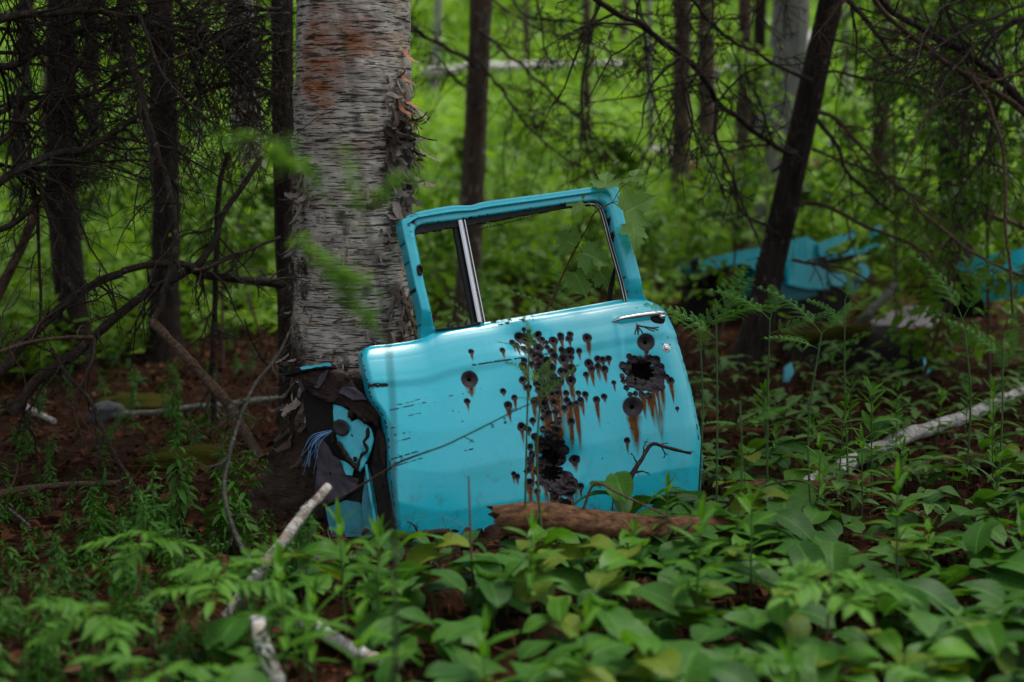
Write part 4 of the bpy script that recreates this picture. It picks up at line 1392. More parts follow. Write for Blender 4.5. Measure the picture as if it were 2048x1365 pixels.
tree('l4', 'young_tree', 'thin dim trunk between the two darkest trunks on the left', 178, 12, 182, 34, 'spruce', 11, (2, 2.4), 1800, 'needle_dark')
tree('l5', 'young_tree', 'slim grey trunk at the far left edge in the shade', 42, 11.5, 52, 30, 'spruce', 11, (2, 2.4), 1800, 'needle_dark')
far_spots = [(1048, 30), (1245, 33), (1690, 24), (868, 27), (1845, 21), (400, 19), (255, 17), (1985, 17), (90, 17)]
for k, (px, Y) in enumerate(far_spots):
    tree('f%d' % k, 'young_tree', 'dim slender trunk far up the green slope, blurred', px, Y, px + random.uniform(-12, 12), random.uniform(11, 22), random.choice(['brown_bark', 'grey_bark', 'grey_bark']), 12, (1.6, 2), 80, group='slender trunks far up the slope')

# two conifers just outside the frame whose dead limbs reach into it; their unseen crowns are added to shade both sides
def side_tree(key, label, x, Y, r0, height, crown, ncr, cz):
    base = np.array((x, Y, gz(x, Y)))
    t = empty('spruce_tree', base, label, 'tree')
    zz = np.linspace(-0.1, height, 60)
    pts = np.stack((x + 0.03 * np.sin(zz), Y + 0 * zz, base[2] + zz), 1)
    b = MB()
    b.tube(pts, np.interp(zz, [-0.1, 0.3, height], [r0 * 1.5, r0, r0 * 0.3]), 18, rough=0.1)
    b.build('trunk', M['spruce'], t)
    for c, r, n in crown:
        crown_part(t, base + np.array(c), r, n, 'needle_dark', 0.13)
    TREES[key] = (t, base, np.array((0, 0, 1.0)), r0)


side_tree('L', 'old spruce left of view whose bare dead branches fill the upper left', -2.35, 5.2, 0.14, 9, [((0.3, 0, 5.2), (2.3, 2.2, 1.7), 9000)], 0, 0.6)
side_tree('Rr', 'old spruce right of view whose drooping branches cross the upper right corner', 2.9, 6.4, 0.14, 9, [((0.1, 0.3, 5.2), (2.0, 2.0, 1.7), 7000)], 0, 0.6)


# ------------------------------------------------------------------ dead branches
def twigs(b, pts, rad, n, length, seed, down=0.5, sub=2, thin=0.0016):
    g = np.random.default_rng(seed)
    m = len(pts)
    for k in range(n):
        i = int(g.uniform(0.12, 0.98) * (m - 1))
        i = min(max(i, 1), m - 2)
        tdir = pts[i + 1] - pts[i - 1]
        tdir /= np.linalg.norm(tdir) + 1e-9
        side = np.cross(tdir, g.normal(0, 1, 3)); side /= np.linalg.norm(side) + 1e-9
        d0 = tdir * g.uniform(0.3, 1.0) + side * g.uniform(0.5, 1.1)
        d0 /= np.linalg.norm(d0)
        L = length * g.uniform(0.35, 1.2) * (1 - 0.4 * i / m)
        p = [pts[i]]
        dd = d0.copy()
        kk = 6
        for q in range(kk):
            dd = dd + g.normal(0, 0.22, 3) + np.array((0, 0, -down * 0.22))
            dd /= np.linalg.norm(dd)
            p.append(p[-1] + dd * L / kk)
        p = np.array(p)
        r0 = min(rad[i] * 0.6, 0.007) * g.uniform(0.6, 1.0)
        b.tube(p, np.linspace(max(r0, thin), thin * 0.6, len(p)), 5, cap=False)
        if sub:
            twigs(b, p, np.linspace(max(r0, thin), thin * 0.6, len(p)), g.integers(2, 5), L * 0.5, int(g.integers(0, 1 << 30)), down, sub - 1, thin * 0.85)


BR_SEED = [100]


def branch(key, pts_px, r0, r1, mat='dead', ntw=10, tl=0.35, down=0.4, name='dead_branch', sub=2):
    t = TREES[key][0]
    pts = np.array([at(*p) for p in pts_px])
    L = np.linalg.norm(np.diff(pts, axis=0), axis=1).sum()
    n = max(14, int(L / 0.035))
    q = spline(pts, n)
    BR_SEED[0] += 1
    s = BR_SEED[0]
    k = np.arange(n) * 0.25
    j = np.stack([fbm(np.stack((k, k * 0 + i * 5, k * 0 + s), -1), s, 2) - 0.5 for i in range(3)], 1)
    q = q + j * min(0.03, r0 * 2.2)
    rad = np.linspace(r0, r1, n)
    b = MB()
    b.tube(q, rad, 8, rough=0.28, seed=s % 40)
    if ntw:
        twigs(b, q, rad, int(ntw * (1.15 if key in ('L', 's1', 's2', 's3') else 0.8 if key == 'Rr' else 1.2)), tl, s, down, sub, 0.0018 if q[:, 1].mean() < 6 else 0.0027)
    return b.build(name, M[mat], t)


def dz(l, Y0, Y1=None):
    Y1 = Y0 if Y1 is None else Y1
    n = len(l)
    return [(x, y, Y0 + (Y1 - Y0) * i / (n - 1)) for i, (x, y) in enumerate(l)]


# right of centre, from the leaning trunk
branch('lean', dz([(1590, 308), (1560, 300), (1500, 255), (1445, 212), (1400, 150), (1352, 98), (1300, 62), (1235, 25), (1150, -25)], 7.3, 5.6), 0.014, 0.012, ntw=26, tl=0.8)
branch('lean', dz([(1432, 205), (1434, 280), (1452, 330), (1470, 365), (1484, 410), (1500, 450), (1530, 500)], 6.6, 6.3), 0.009, 0.004, ntw=8)
branch('lean', dz([(1365, 110), (1370, 190), (1385, 260), (1420, 330), (1452, 400)], 6.2, 6.0), 0.007, 0.003, ntw=10)
branch('lean', dz([(1640, 225), (1677, 239), (1711, 283), (1745, 320), (1773, 361), (1820, 389), (1880, 440)], 7.2, 6.6), 0.011, 0.004, 'dead_brown', 14, 0.5)
branch('lean', dz([(1636, 239), (1667, 279), (1684, 317), (1704, 354), (1735, 382), (1790, 430)], 7.2, 6.8), 0.013, 0.005, ntw=8)
branch('lean', dz([(1622, 298), (1690, 325), (1745, 345), (1800, 358), (1850, 365)], 7.2, 6.6), 0.008, 0.003, 'dead_brown', 9)
branch('lean', dz([(1610, 404), (1665, 422), (1745, 462), (1818, 488), (1872, 531), (1900, 600)], 7.1, 6.4), 0.012, 0.004, 'dead_brown', 10)
branch('lean', dz([(1560, 470), (1530, 450), (1505, 440), (1480, 420), (1470, 380), (1466, 330)], 7.2, 6.8), 0.008, 0.004, ntw=8)
branch('lean', dz([(1545, 345), (1560, 330), (1572, 320)], 7.2), 0.009, 0.008, ntw=0)
branch('lean', dz([(1620, 160), (1560, 135), (1500, 100), (1450, 70), (1400, 20), (1370, -10)], 7.2, 6.4), 0.010, 0.006, ntw=16, tl=0.6)
branch('lean', dz([(1585, 520), (1640, 530), (1700, 545), (1760, 570), (1810, 590)], 7.1, 6.6), 0.009, 0.003, 'dead_brown', 6)
# conifer at the right
branch('Rr', dz([(2080, 260), (2020, 210), (1980, 177), (1936, 147), (1868, 106), (1803, 58), (1742, -5), (1700, -40)], 6.2, 5.6), 0.015, 0.008, 'dead_brown', 16, 0.5)
branch('Rr', dz([(2090, 260), (2040, 200), (1980, 140), (1909, 89), (1827, 48), (1755, -8)], 6.3, 5.8), 0.020, 0.012, 'dead', 20, 0.6)
branch('Rr', dz([(1936, 147), (1974, 201), (1987, 239), (2004, 300), (2008, 358), (2010, 420), (2018, 520), (2030, 640)], 5.9, 5.5), 0.009, 0.005, 'dead_brown', 10)
branch('Rr', dz([(1885, -10), (1900, 40), (1920, 80), (1936, 136)], 6.0, 5.9), 0.009, 0.007, ntw=10)
branch('Rr', dz([(1690, -5), (1735, 41), (1760, 80), (1779, 109), (1824, 130)], 6.0, 6.0), 0.012, 0.006, ntw=8)
branch('Rr', dz([(2080, 20), (2000, 60), (1960, 120), (1930, 200), (1925, 280)], 6.4, 6.2), 0.012, 0.004, ntw=24, tl=0.6)
branch('Rr', dz([(2080, 120), (2030, 150), (1990, 230), (1960, 320), (1900, 400)], 6.4, 6.2), 0.010, 0.003, ntw=22, tl=0.6)
branch('Rr', dz([(1826, 400), (1848, 429), (1900, 473), (1964, 513), (2060, 560)], 6.2, 5.6), 0.007, 0.006, 'dead_brown', 8)
branch('Rr', dz([(2080, 470), (2010, 440), (1940, 425), (1870, 410)], 7.2, 8), 0.014, 0.010, 'dead_brown', 10)
# centre trunk
branch('c1', dz([(958, 60), (1005, 100), (1051, 140), (1124, 207), (1175, 255), (1230, 330)], 8.5, 7.2), 0.012, 0.003, ntw=22, tl=0.7)
branch('c1', dz([(952, 110), (990, 165), (1062, 258), (1124, 314), (1200, 352)], 8.5, 7.4), 0.012, 0.003, ntw=24, tl=0.7)
branch('c1', dz([(962, -20), (1040, 40), (1090, 62), (1169, 84), (1230, 105), (1300, 120), (1420, 130)], 8.4, 7.0), 0.008, 0.003, 'dead_brown', 14, 0.6)
branch('c1', dz([(950, 130), (890, 95), (840, 70), (820, 40), (812, -10)], 8.5, 7.4), 0.014, 0.008, ntw=14, tl=0.5)
branch('c1', dz([(945, 180), (910, 160), (880, 120), (850, 100)], 8.5, 7.8), 0.009, 0.004, ntw=12, tl=0.4)
branch('c1', dz([(1070, -20), (1085, 60), (1092, 100), (1108, 130)], 7.4, 7.2), 0.006, 0.004, ntw=10)
branch('c1', dz([(1198, -20), (1180, 90), (1162, 190), (1170, 270), (1190, 350)], 7.4, 7.2), 0.008, 0.003, ntw=14)
branch('c1', dz([(1275, -20), (1290, 80), (1300, 160), (1320, 240), (1345, 330)], 7.0, 6.8), 0.007, 0.003, ntw=14, tl=0.5)
branch('c1', dz([(1010, -30), (1050, 30), (1150, 45), (1260, 60), (1330, 90)], 7.6, 6.8), 0.007, 0.003, ntw=16, tl=0.5)
# tangle on the left
branch('L', dz([(-60, 385), (-5, 369), (77, 323), (154, 297), (231, 267), (287, 231), (359, 200), (430, 180), (540, 150)], 4.9, 5.6), 0.017, 0.006, ntw=30, tl=0.7)
branch('L', dz([(240, -20), (250, 40), (261, 102), (282, 205), (308, 287), (333, 380), (349, 436), (349, 502), (328, 580), (303, 640)], 5.3, 4.9), 0.016, 0.013, ntw=16, tl=0.5)
branch('L', dz([(523, 313), (492, 369), (451, 426), (426, 492), (380, 538), (308, 580), (246, 631), (187, 676), (127, 727), (79, 759), (25, 832)], 5.6, 5.0), 0.010, 0.022, ntw=18, tl=0.5)
branch('L', dz([(240, 545), (300, 530), (370, 528), (400, 545), (436, 554), (513, 559), (562, 568)], 5.2, 5.6), 0.013, 0.018, ntw=10, tl=0.4)
branch('L', dz([(562, 476), (503, 497), (470, 512), (430, 530), (385, 540)], 5.7, 5.3), 0.007, 0.009, ntw=10, tl=0.3)
branch('L', dz([(452, 308), (444, 370), (438, 440), (436, 513), (428, 640), (424, 760), (426, 842)], 5.6, 5.6), 0.010, 0.012, ntw=8)
branch('L', dz([(-30, 800), (0, 749), (48, 686), (95, 641), (136, 606), (200, 560), (246, 545)], 4.9, 5.2), 0.020, 0.014, ntw=10)
branch('L', dz([(-20, 708), (63, 683), (127, 676), (187, 676)], 4.7, 4.9), 0.006, 0.007, 'dead_brown', 6)
branch('L', dz([(187, 676), (187, 711), (171, 752), (143, 806), (165, 879)], 4.9, 4.9), 0.006, 0.003, 'dead_brown', 5, 0.2)
branch('L', dz([(100, 700), (127, 740), (178, 797), (203, 854), (235, 924), (286, 994)], 5.0, 4.8), 0.008, 0.006, ntw=6)
branch('L', dz([(20, 190), (40, 240), (56, 287), (72, 410), (82, 667)], 5.2, 5.2), 0.008, 0.005, ntw=8)
branch('L', dz([(-30, 620), (-5, 590), (31, 523), (62, 451), (72, 420)], 5.6, 5.8), 0.022, 0.018, 'dead_brown', 4)
branch('L', dz([(77, 330), (87, 385), (108, 451), (128, 500), (120, 640)], 5.1, 5.1), 0.009, 0.006, ntw=10)
branch('L', dz([(-40, 330), (40, 240), (110, 180), (190, 100), (260, 60)], 5.0, 5.4), 0.012, 0.006, ntw=26, tl=0.6)
branch('L', dz([(-60, 130), (40, 120), (150, 60), (260, 40), (400, 60)], 5.0, 5.6), 0.014, 0.006, ntw=34, tl=0.6)
branch('L', dz([(-60, 60), (60, 30), (200, 20), (330, 60), (450, 130), (540, 230)], 4.9, 5.5), 0.014, 0.005, ntw=36, tl=0.6)
branch('L', dz([(280, 30), (300, 90), (330, 160), (420, 240), (500, 280), (570, 330)], 4.7, 4.6), 0.006, 0.003, 'dead', 14, 0.4)
branch('L', dz([(-60, 260), (60, 200), (180, 190), (300, 120), (420, 80), (520, 60)], 5.2, 5.8), 0.010, 0.004, ntw=34, tl=0.6)
branch('L', dz([(-60, 480), (30, 440), (90, 390), (140, 330), (210, 200), (280, 160)], 5.0, 5.4), 0.012, 0.005, ntw=22, tl=0.6)
branch('L', dz([(340, -20), (400, 60), (470, 110), (540, 120), (585, 180)], 5.4, 5.8), 0.009, 0.004, ntw=34, tl=0.5)
branch('s1', dz([(578, 60), (520, 90), (460, 120), (390, 190), (350, 250)], 5.95, 5.3), 0.009, 0.003, ntw=34, tl=0.5)
branch('s1', dz([(578, 150), (530, 190), (480, 200), (430, 230)], 5.95, 5.5), 0.008, 0.003, ntw=28, tl=0.4)
branch('s1', dz([(575, 260), (540, 270), (500, 250), (440, 260)], 5.95, 5.6), 0.007, 0.003, ntw=24, tl=0.4)
branch('s1', dz([(572, 700), (540, 730), (510, 690), (490, 640)], 5.95, 5.8), 0.008, 0.003, ntw=8)
branch('L', dz([(560, 20), (500, 20), (440, -10)], 5.7, 5.6), 0.010, 0.006, ntw=18, tl=0.4)


# further fine dead limbs that make the thicket dense on the left and across the top
gt = random.Random(77)
for k in range(20):
    key = gt.choice(['L', 'L', 's2', 's3', 's1'])
    if key == 'L':
        y0 = gt.uniform(-80, 420)
        p = [(-60, y0), (gt.uniform(40, 140), y0 + gt.uniform(-90, 40)), (gt.uniform(200, 300), y0 + gt.uniform(-120, 60)), (gt.uniform(340, 480), y0 + gt.uniform(-60, 140))]
        dd = (gt.uniform(4.6, 5.4), gt.uniform(5.0, 6.2))
    else:
        x0, Yt = {'s2': (325, 7.8), 's3': (118, 7.5), 's1': (576, 5.95)}[key]
        y0 = gt.uniform(-120, 330)
        sg = gt.choice([-1, 1]) if key != 's1' else -1
        p = [(x0, y0), (x0 + sg * gt.uniform(50, 90), y0 + gt.uniform(-30, 30)), (x0 + sg * gt.uniform(120, 180), y0 + gt.uniform(0, 100)), (x0 + sg * gt.uniform(200, 290), y0 + gt.uniform(40, 190))]
        dd = (Yt, Yt - gt.uniform(0.5, 1.5))
    branch(key, dz(p, *dd), gt.uniform(0.005, 0.009), 0.0025, 'dead', gt.randint(16, 26), 0.5, 0.5)
for k in range(9):
    key = gt.choice(['c1', 'lean', 'lean', 'Rr'])
    x0, Yt = {'c1': (955, 8.5), 'lean': (1640, 7.3), 'Rr': (2090, 6.3)}[key]
    y0 = gt.uniform(-160, 200)
    sg = {'c1': 1, 'lean': gt.choice([-1, 1]), 'Rr': -1}[key]
    p = [(x0, y0), (x0 + sg * gt.uniform(60, 100), y0 + gt.uniform(-10, 40)), (x0 + sg * gt.uniform(140, 220), y0 + gt.uniform(30, 120)), (x0 + sg * gt.uniform(240, 400), y0 + gt.uniform(100, 280))]
    branch(key, dz(p, Yt, Yt - gt.uniform(0.4, 1.4)), gt.uniform(0.006, 0.009), 0.003, gt.choice(['dead', 'dead', 'dead_brown']), gt.randint(10, 16), 0.5, 0.5)

# ------------------------------------------------------------------ sticks and logs on the ground
def stick(name, label, cat, pts, r0, r1, mat, rough=0.15, seg=12, group=None, ntw=0, seed=1, broken=0.0, tl=0.15):
    pts = np.asarray(pts, float)
    L = np.linalg.norm(np.diff(pts, axis=0), axis=1).sum()
    n = max(16, int(L / 0.012))
    q = spline(pts, n)
    k = np.arange(n) * 0.12
    j = np.stack([fbm(np.stack((k, k * 0 + i * 5, k * 0 + seed), -1), seed, 2) - 0.5 for i in range(3)], 1)
    q = q + j * r0 * 0.7
    rad = np.linspace(r0, r1, n) * (1 + 0.15 * (fbm(np.stack((k * 2, k * 0 + 3, k * 0 + seed), -1), seed, 2) - 0.5))
    b = MB()
    b.tube(q, rad, seg, rough=rough, seed=seed)
    if ntw:
        twigs(b, q, rad, ntw, tl, seed, 0.2, 1)
    o = b.build(name, M[mat], None, origin=q.mean(0))
    return tag(o, label, cat, group)


def lying(px_list, r, sink=0.3):
    out = []
    for x, y in px_list:
        p = gp(x, y)
        out.append((p[0], p[1], gz(p[0], p[1]) + r * (1 - sink)))
    return out


stick('birch_pole', 'long white birch pole lying on the ground right of the door', 'log', lying([(2120, 765), (2040, 800), (1960, 838), (1870, 872), (1760, 915), (1660, 968), (1545, 1022)], 0.030) + np.array((0, 0, 0.012)), 0.024, 0.034, 'birch_white', 0.06, 16)
stick('branch', 'long weathered brown branch lying along the white birch pole', 'branch', lying([(2140, 930), (1900, 940), (1700, 985), (1540, 1000), (1450, 1012)], 0.03), 0.03, 0.045, 'rotten', 0.2, 12, None, 3, 5)
stick('dead_branch', 'thin bent dark twig standing against the lower right of the door', 'twig', [at(1252, 990, 4.36), at(1262, 955, 4.38), at(1285, 918, 4.40), at(1303, 889, 4.42), at(1330, 895, 4.42), at(1380, 907, 4.44)], 0.009, 0.004, 'dead', 0.5, 9, None, 9, 3, 0, 0.06)
stick('dead_branch', 'dark twig with side spurs crossing low before the front of the door', 'twig', [at(560, 1060, 3.75), at(640, 1015, 3.75), at(700, 984, 3.75), at(800, 925, 3.75), at(885, 893, 3.76), at(960, 858, 3.77), at(1045, 815, 3.78), at(1120, 790, 3.8)], 0.0040, 0.0014, 'dead', 0.2, 7, None, 9, 8, 0, 0.05)
stick('dead_branch', 'grey lichened stick hanging upright left of the birch foot', 'stick', [at(590, 640, 4.3), at(552, 717, 4.25), at(511, 768, 4.2), at(486, 822, 4.15), at(467, 879, 4.1), at(450, 955, 4.05), at(452, 1010, 4.0), at(478, 1085, 3.95), at(500, 1125, 3.9)], 0.004, 0.008, 'grey_twig', 0.35, 9, None, 12, 9, 0, 0.14)
stick('dead_branch', 'thick brown stick slanting down right into the birch foot', 'stick', [at(301, 641, 4.9), at(346, 686, 4.88), at(397, 740, 4.85), at(438, 787, 4.82), at(473, 835, 4.8), at(524, 920, 4.7)], 0.016, 0.019, 'dead_brown', 0.25, 10, None, 4, 12, 0, 0.15)
stick('birch_stick', 'broken white birch stick propped at an angle before the hinge side', 'stick', [at(655, 975, 3.78), at(620, 1015, 3.72), at(580, 1065, 3.66), at(525, 1135, 3.62), at(452, 1235, 3.6)], 0.012, 0.018, 'birch_stick_bark', 0.12, 14, None, 0, 15)
stick('birch_stick', 'white birch stick standing out of the leaves at the bottom edge', 'stick', [at(512, 1235, 3.1), at(520, 1280, 3.06), at(538, 1330, 3.02), at(560, 1390, 2.98)], 0.018, 0.020, 'birch_white', 0.12, 14, None, 0, 16)
stick('birch_stick', 'white birch stick lying across the litter at bottom left centre', 'stick', lying([(595, 1258), (660, 1295), (745, 1335), (800, 1350)], 0.018, 0.0), 0.017, 0.017, 'birch_white', 0.12, 14, None, 0, 17)
stick('birch_stick', 'small white stick end poking from leaves at the bottom right', 'stick', lying([(1690, 1285), (1650, 1325), (1590, 1370)], 0.012, -0.5), 0.012, 0.014, 'birch_white', 0.12, 12, None, 0, 18)
stick('branch', 'pale grey stick lying flat left of the door foot', 'stick', lying([(600, 1128), (660, 1128), (720, 1124)], 0.012, 0.0), 0.012, 0.010, 'lichen_bark', 0.2, 9, None, 2, 19)
stick('branch', 'knobbly dark stick at the lower front corner of the door', 'stick', lying([(790, 1092), (840, 1083), (900, 1075)], 0.012, -0.5) , 0.010, 0.012, 'dead', 0.4, 9, None, 4, 20)
stick('branch', 'short slanting dark stick below the front corner of the door', 'stick', lying([(830, 1090), (855, 1120), (880, 1150)], 0.01, 0.0), 0.008, 0.006, 'dead', 0.3, 8, None, 1, 21)
stick('branch', 'long pale stick lying on the brown litter at the far left', 'stick', lying([(230, 842), (300, 835), (400, 825), (480, 816), (560, 806)], 0.016, 0.0), 0.018, 0.014, 'lichen_bark', 0.2, 9, None, 3, 22)
stick('branch', 'short white stick on the litter under the sloping branch at left', 'stick', lying([(40, 812), (75, 834), (110, 850)], 0.012, 0.0), 0.014, 0.012, 'birch_white', 0.2, 9, None, 0, 23)
stick('branch', 'half buried brown branch lying at the left edge of the ferns', 'stick', lying([(-40, 1008), (60, 990), (140, 980), (240, 975)], 0.016, 0.2), 0.016, 0.010, 'dead_brown', 0.2, 9, None, 2, 24)
stick('branch', 'thin bent twig lying across the ferns at the left edge', 'stick', lying([(-30, 1010), (20, 1030), (60, 1062)], 0.008, -0.5), 0.006, 0.005, 'lichen_bark', 0.2, 8, None, 0, 25)
stick('branch', 'brown stick on the litter just right of the door', 'stick', lying([(1405, 872), (1450, 868), (1510, 872), (1570, 880)], 0.016, 0.0), 0.018, 0.014, 'rotten', 0.2, 9, None, 2, 26)
stick('branch', 'yellow dry stalk lying slanted right of the door', 'stalk', [gp(1595, 862), gp(1640, 838) + np.array((0, 0, 0.03)), gp(1690, 842) + np.array((0, 0, 0.16))], 0.004, 0.002, 'rotten', 0.1, 6, None, 0, 27)
stick('branch', 'dry tan stalk bent over the leaves before the lower right of the door', 'stalk', [at(1165, 1020, 4.0), at(1190, 968, 4.0), at(1240, 988, 3.95), at(1330, 1030, 3.9)], 0.0045, 0.003, 'dead_brown', 0.1, 6, None, 0, 28)
stick('branch', 'upright bare twig in front of the lower middle of the door', 'twig', [at(945, 1180, 3.55), at(942, 1080, 3.55), at(937, 952, 3.55)], 0.0045, 0.0022, 'stem_red', 0.1, 6, None, 0, 29)
stick('branch', 'fine dark curved twig lying over the plants right of the door', 'twig', [at(1440, 1022, 4.2), at(1500, 982, 4.25), at(1580, 962, 4.3), at(1640, 975, 4.3), at(1700, 1000, 4.3)], 0.004, 0.0025, 'dead', 0.1, 6, None, 3, 30, 0, 0.08)
stick('branch', 'grey dead branch propped behind the leaning black trunk', 'branch', [gp(1690, 700) + np.array((0, 0, 0.02)), at(1730, 640, 7.7), at(1790, 570, 8.1)], 0.030, 0.022, 'lichen_bark', 0.2, 10, None, 2, 31)
stick('branch', 'brown log end at the right edge of the litter', 'log', lying([(2120, 752), (2040, 748), (1980, 742)], 0.03, 0.1), 0.03, 0.03, 'rotten', 0.2, 10, None, 0, 32)
stick('fallen_trunk', 'long thin fallen white trunk across the green slope', 'log', [at(850, 148, 21), at(960, 136, 21), at(1100, 131, 21.5), at(1250, 128, 22)], 0.07, 0.045, 'birch_white', 0.1, 12, None, 0, 33)
stick('fallen_trunk', 'short white broken trunk on the slope above the door roof corner', 'log', [at(1235, 338, 15), at(1275, 312, 15.4), at(1335, 300, 15.6), at(1345, 326, 15.4)], 0.07, 0.05, 'birch_white', 0.15, 12, None, 3, 34)
stick('fallen_trunk', 'white fallen trunk slanting on the slope behind the leaning trunk', 'log', [at(1420, 155, 19), at(1480, 130, 19), at(1580, 100, 19.5), at(1640, 65, 20)], 0.07, 0.09, 'birch_white', 0.1, 12, None, 0, 35)
stick('fallen_trunk', 'fallen rusty log lying behind the middle trunks on the slope', 'log', [at(1360, 345, 15), at(1460, 335, 15), at(1600, 330, 15.5), at(1680, 338, 16)], 0.10, 0.08, 'rotten', 0.1, 12, None, 0, 36)


def rotten_log():
    """Broken, splintered end on the left, lying in the leaves in front of the door."""
    p = [at(1008, 1042, 3.95), at(1080, 1042, 3.98), at(1200, 1056, 4.0), at(1320, 1066, 4.02), at(1480, 1062, 4.05), at(1560, 1056, 4.1)]
    q = spline(p, 90)
    na = 28
    ang = np.linspace(0, 2 * math.pi, na + 1)
    r = np.interp(np.linspace(0, 1, 90), [0, 0.1, 0.4, 1], [0.042, 0.050, 0.050, 0.045])
    A, K = np.meshgrid(ang, np.arange(90))
    n1 = fbm(np.stack((np.cos(A) * 3, np.sin(A) * 3, K * 0.03), -1), 71, 4) - 0.5
    n2 = fbm(np.stack((np.cos(A) * 9, np.sin(A) * 9, K * 0.05), -1), 72, 3) - 0.5
    rr = r[:, None] * (1 + 0.35 * n1 + 0.3 * n2)
    t = np.gradient(q, axis=0); t /= np.linalg.norm(t, axis=1, keepdims=True)
    X = np.cross(np.array((0, 0, 1.0)), t); X /= np.linalg.norm(X, axis=1, keepdims=True)
    Yv = np.cross(t, X)
    V = q[:, None] + rr[..., None] * (np.cos(A)[..., None] * X[:, None] + np.sin(A)[..., None] * Yv[:, None])
    # splinters: the end ring is drawn out unevenly, longest at the top
    sp = (np.sin(ang) * 0.5 + 0.5) * 0.05 + 0.05 * fbm(np.stack((np.cos(ang) * 5, np.sin(ang) * 5, ang * 0), -1), 73, 3) - 0.03
    fall = np.clip(1 - np.arange(90) / 9.0, 0, 1)
    V -= fall[:, None, None] * sp[None, :, None] * t[:, None]
    b = MB()
    ii = np.arange(90 * (na + 1)).reshape(90, na + 1)
    uv = np.stack((A * 0.05, K * 0.018, 0 * A), -1)
    b.add(V.reshape(-1, 3), np.stack((ii[:-1, :-1], ii[:-1, 1:], ii[1:, 1:], ii[1:, :-1]), -1).reshape(-1, 4), uv.reshape(-1, 3))
    c = V[3].mean(0)
    i0 = np.arange(na)
    b.add(np.vstack((V[0], c[None])), np.stack((i0 + 1, i0, np.full(na, na + 1)), -1), np.vstack((uv[0], uv[0][:1])))
    o = b.build('rotten_log', M['rotten'], None, origin=q.mean(0))
    tag(o, 'rotten brown log with a splintered end in front of the door', 'log')


rotten_log()


def blob(name, label, cat, c, rad, mat, seed=1, n=24, amp=0.35, sink=0.3):
    u, v = np.meshgrid(np.linspace(0, 2 * math.pi, n * 2 + 1), np.linspace(0, math.pi, n))
    d = np.stack((np.cos(u) * np.sin(v), np.sin(u) * np.sin(v), np.cos(v)), -1)
    r = 1 + amp * (fbm(d * 1.6 + seed, seed, 4) - 0.5) * 2
    c = np.asarray(c, float)
    V = d * r[..., None] * np.asarray(rad)
    V[..., 2] += rad[2] * (1 - 2 * sink)
    V = V + c
    b = MB()
    ii = np.arange(V.shape[0] * V.shape[1]).reshape(V.shape[:2])
    b.add(V.reshape(-1, 3), np.stack((ii[:-1, :-1], ii[1:, :-1], ii[1:, 1:], ii[:-1, 1:]), -1).reshape(-1, 4))
    o = b.build(name, M[mat], None, origin=c)
    return tag(o, label, cat)


blob('stone', 'dark rounded stone on the litter at the left', 'stone', gp(212, 838), (0.085, 0.07, 0.055), 'stone', 3)
blob('boulder', 'pale grey boulder in the green plants left of the birch', 'boulder', gp(372, 618), (0.16, 0.14, 0.10), 'stone_pale', 4)
blob('moss_mound', 'olive mossy mound on the litter left of the birch foot', 'moss', gp(355, 925), (0.20, 0.14, 0.075), 'moss', 5, amp=0.8, sink=0.62)
blob('moss_mound', 'small mossy hump beside the dark rounded stone', 'moss', gp(270, 815), (0.20, 0.14, 0.06), 'moss', 6, amp=0.8, sink=0.62)


